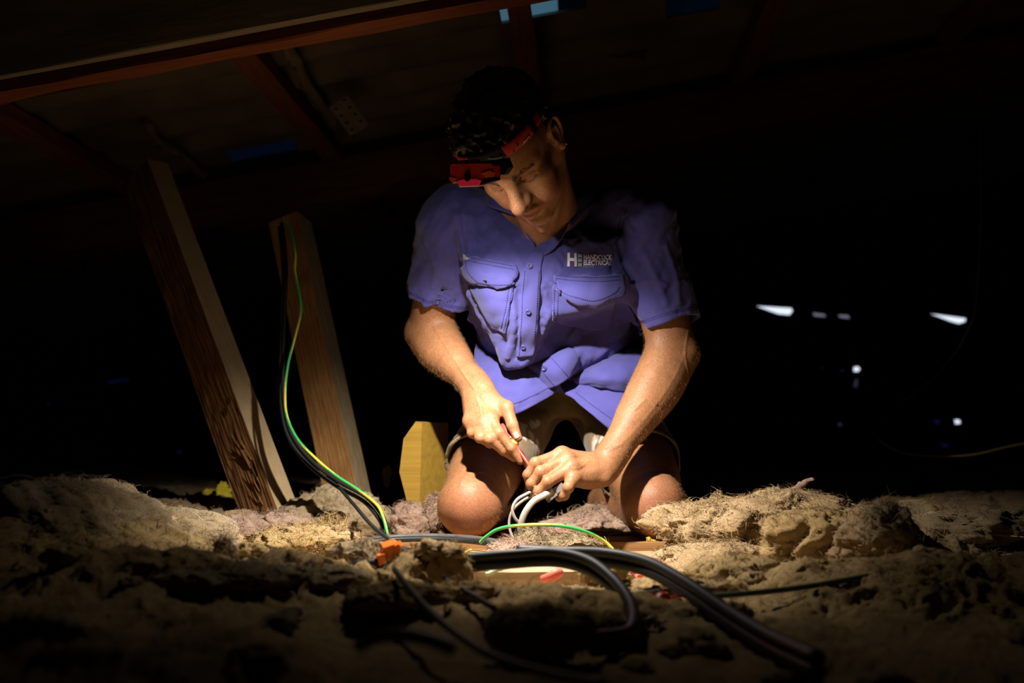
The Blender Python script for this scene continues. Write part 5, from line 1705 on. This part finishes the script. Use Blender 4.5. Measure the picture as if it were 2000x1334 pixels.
def twin(name, pix, r, gap, m, label, cat='cable', axis=(0, 0, 1), sub=10):
    """flat twin cable: two cores side by side in one sheath"""
    P = np.array(pl3(pix)); c = P.mean(0); a = norm(axis)
    o = empty(name, c, label, cat)
    for s in (-1, 1):
        V, F = tube(P + a * (gap * s), r, 10, sub)
        k = obj('core', mesh_vf('core', V - c, F, m), o); k.matrix_parent_inverse = Matrix()
    return o

# hanging down from the roof at the left
cable('earth_wire', [(552, 425, 2.66), (568, 455, 2.62), (577, 495, 2.58), (576, 530, 2.56), (585, 575, 2.54), (588, 610, 2.53), (577, 655, 2.51), (563, 710, 2.49), (557, 765, 2.47), (560, 812, 2.45), (580, 856, 2.43), (615, 894, 2.41), (655, 928, 2.39), (700, 957, 2.37), (735, 985, 2.35), (748, 1010, 2.33), (757, 1044, 2.31)],
      .0031, EARTH, 'green and yellow earth wire hanging in a bow at the left', n=12, stripe=.17)
twin('black_cable', [(548, 440, 2.68), (556, 520, 2.62), (553, 620, 2.57), (550, 720, 2.53), (552, 790, 2.50), (566, 850, 2.47), (605, 903, 2.44), (660, 945, 2.41), (712, 974, 2.38), (742, 1008, 2.35), (751, 1032, 2.33), (748, 1046, 2.31)],
     .0046, .0052, CBLK, 'black twin cable hanging beside the earth wire', axis=(.5, 0, .8))
# coil on the boards
cable('grey_cable', [(905, 1092, 1.98), (840, 1083, 2.04), (760, 1068, 2.10), (700, 1078, 2.02), (673, 1080, 2.0), (684, 1064, 2.10), (740, 1052, 2.20), (830, 1047, 2.22), (930, 1052, 2.19), (1020, 1068, 2.10), (1100, 1080, 2.03)], .0054, CGREY, 'dusty grey cable looped over the boards', n=10)
cable('grey_cable', [(860, 1090, 1.97), (790, 1074, 2.06), (745, 1066, 2.12), (690, 1082, 1.99), (680, 1070, 2.06), (730, 1057, 2.17), (830, 1053, 2.19), (930, 1058, 2.16), (1010, 1073, 2.07), (1090, 1086, 2.0)], .0054, CBLK, 'black cable looped inside the dusty grey loop', n=10)
# thick black cables in the foreground
twin('thick_black_cable', [(690, 1112, 1.66), (780, 1106, 1.66), (900, 1100, 1.64), (1000, 1092, 1.62), (1080, 1088, 1.60), (1150, 1105, 1.55), (1202, 1145, 1.48), (1232, 1188, 1.40), (1238, 1225, 1.33), (1222, 1248, 1.28), (1160, 1258, 1.22)], .0075, .0062, CBLK, 'thick black cable bent into a hook in the foreground')
twin('thick_black_cable', [(1010, 1083, 1.70), (1100, 1086, 1.68), (1180, 1089, 1.64), (1262, 1106, 1.58), (1335, 1144, 1.48), (1410, 1196, 1.36), (1500, 1252, 1.22), (1600, 1300, 1.08)], .0078, .0064, CBLK, 'thick black cable running off to the lower right')
cable('thin_black_cable', [(640, 928, 2.425), (662, 952, 2.40), (690, 984, 2.22), (730, 1030, 1.95), (790, 1075, 1.75), (850, 1118, 1.60), (910, 1155, 1.46), (965, 1188, 1.35)], .0036, CBLK, 'thin dark cable slanting down across the clip')
cable('thin_green_cable', [(770, 1112, 1.45), (800, 1150, 1.32), (845, 1200, 1.2), (900, 1245, 1.1), (970, 1285, 1.0), (1080, 1318, .92), (1180, 1336, .86)], .0038, CDUST, 'blurred green cable running towards the camera')
cable('pale_cable', [(700, 1262, .90), (735, 1246, .89), (785, 1241, .88), (840, 1250, .87), (885, 1268, .86)], .0055, CBLUE, 'blurred pale cable arching out of the wool in front')
cable('thin_green_cable', [(1170, 1170, 1.52), (1230, 1160, 1.53), (1290, 1154, 1.54), (1345, 1150, 1.55)], .0022, CDUST, 'thin green wire lying inside the black cable hook')
cable('thin_green_cable', [(1360, 1166, 1.50), (1450, 1160, 1.50), (1560, 1148, 1.52), (1680, 1128, 1.55), (1790, 1106, 1.6), (1880, 1088, 1.66)], .0040, CDUST, 'long green wire lying on the wool at the right')
cable('earth_wire', [(938, 1060, 2.10), (950, 1048, 2.09), (972, 1034, 2.08), (1005, 1027, 2.07), (1060, 1025, 2.06), (1108, 1029, 2.06), (1150, 1041, 2.07), (1180, 1057, 2.08), (1198, 1074, 2.08)], .0032, EARTH, 'green and yellow earth wire arched in front of the hands', n=12, stripe=.15)
cable('wire_offcut', [(912, 1092, 1.99), (907, 1085, 1.99), (911, 1079, 1.99), (920, 1074, 1.98)], .0020, mat('yellow_wire', (.70, .60, .06), rough=.4), 'short bent yellow wire offcut on the board', 'wire')
cable('wire_offcut', [(950, 1122, 1.80), (975, 1112, 1.82), (1000, 1106, 1.84)], .0032, mat('pale_green_wire', (.42, .48, .30), rough=.5), 'short pale wire offcut below the cables', 'wire')
# white cables held in the left hand
cable('white_cable', [(1078, 958, 2.170), (1063, 967, 2.160), (1042, 979, 2.155), (1025, 1002, 2.155), (1017, 1028, 2.160), (1019, 1048, 2.170), (1027, 1066, 2.175)], .0060, CWHT, 'thick white cable curving from the left hand to the floor', flat=((0, 1, 0), .55), n=14)
cable('white_cable', [(1048, 955, 2.185), (1030, 964, 2.183), (1010, 976, 2.180), (1001, 995, 2.180), (1008, 1015, 2.185), (1026, 1027, 2.195), (1040, 1046, 2.205), (1046, 1062, 2.215)], .0031, CWHT, 'thin white cable looping behind the thick white one', n=10)
cable('white_cable', [(1050, 966, 2.195), (1026, 975, 2.205), (1004, 993, 2.210), (995, 1015, 2.215), (996, 1035, 2.215), (1003, 1053, 2.215)], .0027, CWHT, 'thinnest white cable at the back of the loop', n=10)
# wires far right
cable('yellow_wire', [(1716, 858, 3.1), (1738, 874, 3.1), (1775, 886, 3.1), (1830, 891, 3.08), (1900, 888, 3.0), (1970, 872, 2.9), (2080, 850, 2.8)], .0034, mat('dull_yellow_wire', (.42, .34, .12), rough=.6), 'dull yellow wire sagging in the dark at the right', 'wire')
cable('yellow_wire', [(1762, 783, 3.2), (1790, 766, 3.2), (1830, 730, 3.2), (1865, 690, 3.2), (1890, 645, 3.2), (1905, 600, 3.2), (1915, 450, 3.3), (1915, 250, 3.4), (1915, 60, 3.5)], .0026, mat('dim_yellow_wire', (.20, .17, .08), rough=.6), 'thin dim wire rising in the dark at the right', 'wire')
cable('grey_wire', [(0, 934, 2.6), (40, 928, 2.6), (75, 940, 2.6), (90, 970, 2.55), (92, 1000, 2.5)], .0030, CGREY, 'faint wire arching into the dark wool at the far left', 'wire')
cable('grey_wire', [(92, 1000, 2.62), (96, 960, 2.65), (115, 936, 2.7), (150, 929, 2.7), (210, 931, 2.7)], .0030, CGREY, 'faint wire bending right out of the dark wool', 'wire')

# ================================================================== screwdriver
SDR = mat('red_screwdriver_plastic', (.66, .045, .04), rough=.35, spec=.5)
SDY = mat('yellow_screwdriver_plastic', (.70, .52, .06), rough=.35, spec=.5)
SDS = mat('coral_insulated_shaft', (.60, .045, .035), rough=.4, spec=.4)
a0, a1 = at(938, 772, 2.240), at(1003, 864, 2.248)
dx = norm(at(1037, 914, 2.200) - a1)
a0 = a1 - dx * .105
drv = empty('screwdriver', a1, 'red insulated screwdriver with a yellow collar in the man\'s right hand', 'screwdriver')
def lathe(p, d, prof, n, m, name, parent):
    x = norm(np.cross(d, (0, 0, 1))); y = np.cross(d, x)
    V = [p + d * t + (x * math.cos(2 * PI * j / n) + y * math.sin(2 * PI * j / n)) * r for t, r in prof for j in range(n)]
    F = [(i * n + j, i * n + (j + 1) % n, (i + 1) * n + (j + 1) % n, (i + 1) * n + j) for i in range(len(prof) - 1) for j in range(n)]
    F += [tuple(range(n))[::-1], tuple(range((len(prof) - 1) * n, len(prof) * n))]
    return obj(name, mesh_vf(name, np.array(V), F, m), parent)
lathe(a1, dx, [(-.105, .004), (-.103, .009), (-.085, .0118), (-.05, .0122), (-.022, .0095), (-.012, .0075), (-.004, .0072)], 18, SDR, 'handle', drv)
lathe(a1, dx, [(-.004, .0062), (-.002, .0082), (.003, .0088), (.008, .0080), (.010, .0050)], 18, SDY, 'collar', drv)
lathe(a1, dx, [(.008, .0036), (.012, .0034), (.068, .0032), (.069, .0024)], 12, SDS, 'shaft', drv)
lathe(a1, dx, [(.069, .0022), (.076, .0022), (.080, .0008)], 10, STEEL, 'tip', drv)

# ================================================================== clear connector in the left hand
m_c, nt_c, b_c = nodes_of('clear_plastic')
b_c.inputs['Base Color'].default_value = (.86, .76, .74, 1); b_c.inputs['Roughness'].default_value = .12
b_c.inputs['Transmission Weight'].default_value = .75; b_c.inputs['IOR'].default_value = 1.45
con = empty('wire_connector', at(1081, 962, 2.172), 'clear plastic wire connector held in the left hand', 'connector')
cx_ = norm(at(1101, 946, 2.172) - at(1064, 974, 2.172)); cn_ = np.array((0, -1, 0.0)); cn_ = norm(cn_ - cx_ * (cn_ @ cx_)); cy_ = np.cross(cn_, cx_)
def cbox(x0, x1, y0, y1, z0, z1, m, name):
    c = at(1081, 962, 2.172)
    V = [c + cx_ * x + cy_ * y + cn_ * z for x in (x0, x1) for y in (y0, y1) for z in (z0, z1)]
    bm = bmesh.new(); vv = [bm.verts.new(tuple(v)) for v in V]
    for f in ((0, 1, 3, 2), (4, 6, 7, 5), (0, 4, 5, 1), (2, 3, 7, 6), (0, 2, 6, 4), (1, 5, 7, 3)): bm.faces.new([vv[i] for i in f])
    bmesh.ops.bevel(bm, geom=bm.edges[:], offset=.0010, segments=2, affect='EDGES')
    bmesh.ops.recalc_face_normals(bm, faces=bm.faces[:])
    me = bpy.data.meshes.new(name); bm.to_mesh(me); bm.free(); me.materials.append(m)
    return obj(name, me, con)
cbox(-.020, .004, -.009, .009, -.006, .006, m_c, 'body')
cbox(.004, .024, -.0065, .0065, -.005, .005, m_c, 'cap')
for k in range(3): cbox(-.017 + k * .007, -.013 + k * .007, -.011, -.008, -.003, .003, STEEL, 'terminal_screw')
cbox(-.018, .0, -.003, .001, -.0022, .0012, mat('brass_terminal', (.6, .42, .2), rough=.3, metal=1.0), 'brass_core')

# ================================================================== coloured scraps
ORG = mat('orange_plastic', (.80, .17, .02), rough=.4, spec=.4)
clip = empty('cable_clip', at(765, 1085, 1.66), 'orange plastic cable clip on the wool below the hanging wires', 'clip')
def poly_prism(pix, Y, depth, m, name, parent, bev=.0015):
    f = np.array([at(u, v, Y) for u, v in pix]); k = len(f); c = f.mean(0)
    b = f + depth
    fi = c + (f - c) * .88 + np.array((0, -bev * 1.5, 0))
    V = list(fi) + list(f) + list(b)
    F = [tuple(range(k))[::-1]] + [(r * k + i, (r * k) + (i + 1) % k, (r + 1) * k + (i + 1) % k, (r + 1) * k + i) for r in (0, 1) for i in range(k)] + [tuple(range(2 * k, 3 * k))]
    return obj(name, mesh_vf(name, np.array(V), F, m, False), parent)
poly_prism([(748, 1069), (772, 1061), (783, 1067), (781, 1086), (760, 1097), (745, 1090)], 1.65, np.array((-.006, .026, .004)), ORG, 'clip_body', clip)
poly_prism([(737, 1085), (752, 1080), (756, 1098), (742, 1106)], 1.645, np.array((-.004, .016, 0)), ORG, 'clip_tongue', clip)
poly_prism([(770, 1066), (780, 1062), (784, 1068), (776, 1072)], 1.642, np.array((0, .010, .004)), ORG, 'clip_lip', clip)

def scrap(u, v, Y, w, h, seed, m, label, cat='scrap', tilt=0.6, group=None, name='plastic_scrap'):
    """a crumpled torn sheet"""
    rg = np.random.default_rng(seed)
    c = at(u, v, Y); n = 14
    S, T = np.meshgrid(np.linspace(-1, 1, n), np.linspace(-1, 1, n))
    G = np.zeros((n, n, 3))
    edge = 1 + .22 * vnoise(np.stack([S * 2, T * 2, S * 0 + seed], -1).reshape(-1, 3).astype(np.float32), 1.3, seed).reshape(n, n)
    q = np.stack([S, T, S * 0 + seed * 3.1], -1).reshape(-1, 3).astype(np.float32)
    cr = vnoise(q, 1.6, seed + 2).reshape(n, n) * .45 + (1 - 2 * np.abs(vnoise(q, 2.6, seed + 3).reshape(n, n))) * .25
    ct, st_ = math.cos(tilt), math.sin(tilt)
    L = max(w, h)
    G[..., 0] = S * w * edge * np.sqrt(1 - .45 * T * T)
    G[..., 1] = T * h * edge * ct * np.sqrt(1 - .45 * S * S) - cr * L * st_ * .8
    G[..., 2] = T * h * edge * st_ * np.sqrt(1 - .45 * S * S) + cr * L * ct * .8
    V, F = grid_mesh(G, .0012)
    o = obj(name, np_mesh(name, V, F, m), None, label, cat, group); o.location = tuple(c); o.rotation_euler = (0, 0, rg.uniform(-.6, .6))
    return o
RED = mat('red_plastic_film', (.72, .085, .055), rough=.45, spec=.3)
PINK = mat('coral_plastic_film', (.82, .16, .11), rough=.45, spec=.3)
YEL = mat('yellow_plastic_film', (.62, .50, .02), rough=.5, spec=.3)
V, F = tube(pl3([(1060, 1131, 1.80), (1074, 1127, 1.79), (1088, 1120, 1.79), (1099, 1116, 1.79)]), [.006, .0078, .0085, .0045], 9, 5)
obj('plastic_scrap', mesh_vf('plastic_scrap', V, F, PINK), None, 'coral plastic sleeve lying inside the black cable loop', 'scrap')
scrap(1266, 1113, 1.84, .032, .014, 3, PINK, 'crumpled coral film scrap behind the thick black cable')
scrap(1298, 1130, 1.80, .016, .009, 8, PINK, 'small coral film shred touching the thick black cable')
scrap(1300, 1180, 1.46, .026, .014, 4, RED, 'blurred red film scrap between the two black cables')
scrap(1214, 1176, 1.50, .011, .010, 5, RED, 'small blurred red film scrap beside the cable hook')
scrap(695, 1100, 1.82, .018, .006, 6, ORG, 'flat orange film strip left of the orange clip')
scrap(437, 962, 2.95, .020, .028, 9, YEL, 'bright yellow film scrap behind the hardwood strut', tilt=1.2)
scrap(395, 973, 3.0, .055, .014, 10, YEL, 'long dull yellow film strip lying left of the hardwood strut')
scrap(757, 930, 3.35, .014, .032, 12, YEL, 'dim yellow scrap in the dark between strut and block', tilt=1.4)
scrap(1276, 1058, 2.29, .016, .012, 13, mat('amber_offcut', (.55, .33, .05), rough=.6), 'amber wood chip leaning on the joist near the left knee', 'offcut', tilt=1.0, name='wood_chip')
scrap(1275, 1218, 1.38, .016, .008, 15, mat('pale_film', (.72, .60, .55), rough=.3), 'blurred pale scrap under the red film')
# standing shred of wool and loose straws
shred = pl3([(1537, 990, 2.22), (1548, 975, 2.22), (1558, 962, 2.21), (1566, 950, 2.21), (1578, 938, 2.20), (1590, 935, 2.20)])
V, F = tube(shred, [.007, .0115, .015, .009, .004, .001], 10, 7, flat=((0, 1, 0), .35))
V = V + np.stack([vnoise(V.astype(np.float32), 130, s) for s in (4, 5, 6)], 1) * .004
obj('wool_shred', mesh_vf('wool_shred', V, F, WOOLP), None, 'pinkish wool shred standing up behind the right batt', 'insulation')
V, F = tube(pl3([(1600, 940, 2.25), (1608, 937, 2.25), (1616, 938, 2.25)]), [.002, .005, .002], 8, 5)
obj('wool_shred', mesh_vf('wool_shred', V, F, WOOLP), None, 'tiny wool shred floating at the tip of a fibre', 'insulation') if False else None
STRAW = mat('pale_straw', (.62, .52, .32), rough=.6)
for k, (p, lab) in enumerate((([(1508, 962, 2.24), (1535, 956, 2.24), (1556, 951, 2.23)], 'pale straw leaning against the standing wool shred'),
                              ([(1664, 984, 2.2), (1690, 996, 2.2), (1722, 1013, 2.15)], 'pale straw poking out of the wool at the right'),
                              ([(345, 1082, 1.98), (360, 1065, 2.0), (373, 1049, 2.02)], 'pale straw lying on the dusty batt at the left'),
                              ([(1868, 1036, 2.0), (1930, 1043, 1.98), (2010, 1050, 1.95)], 'long thin straw at the right edge'))):
    V, F = tube(pl3(p), .0011, 6, 5)
    obj('straw', mesh_vf('straw', V, F, STRAW), None, lab, 'straw')
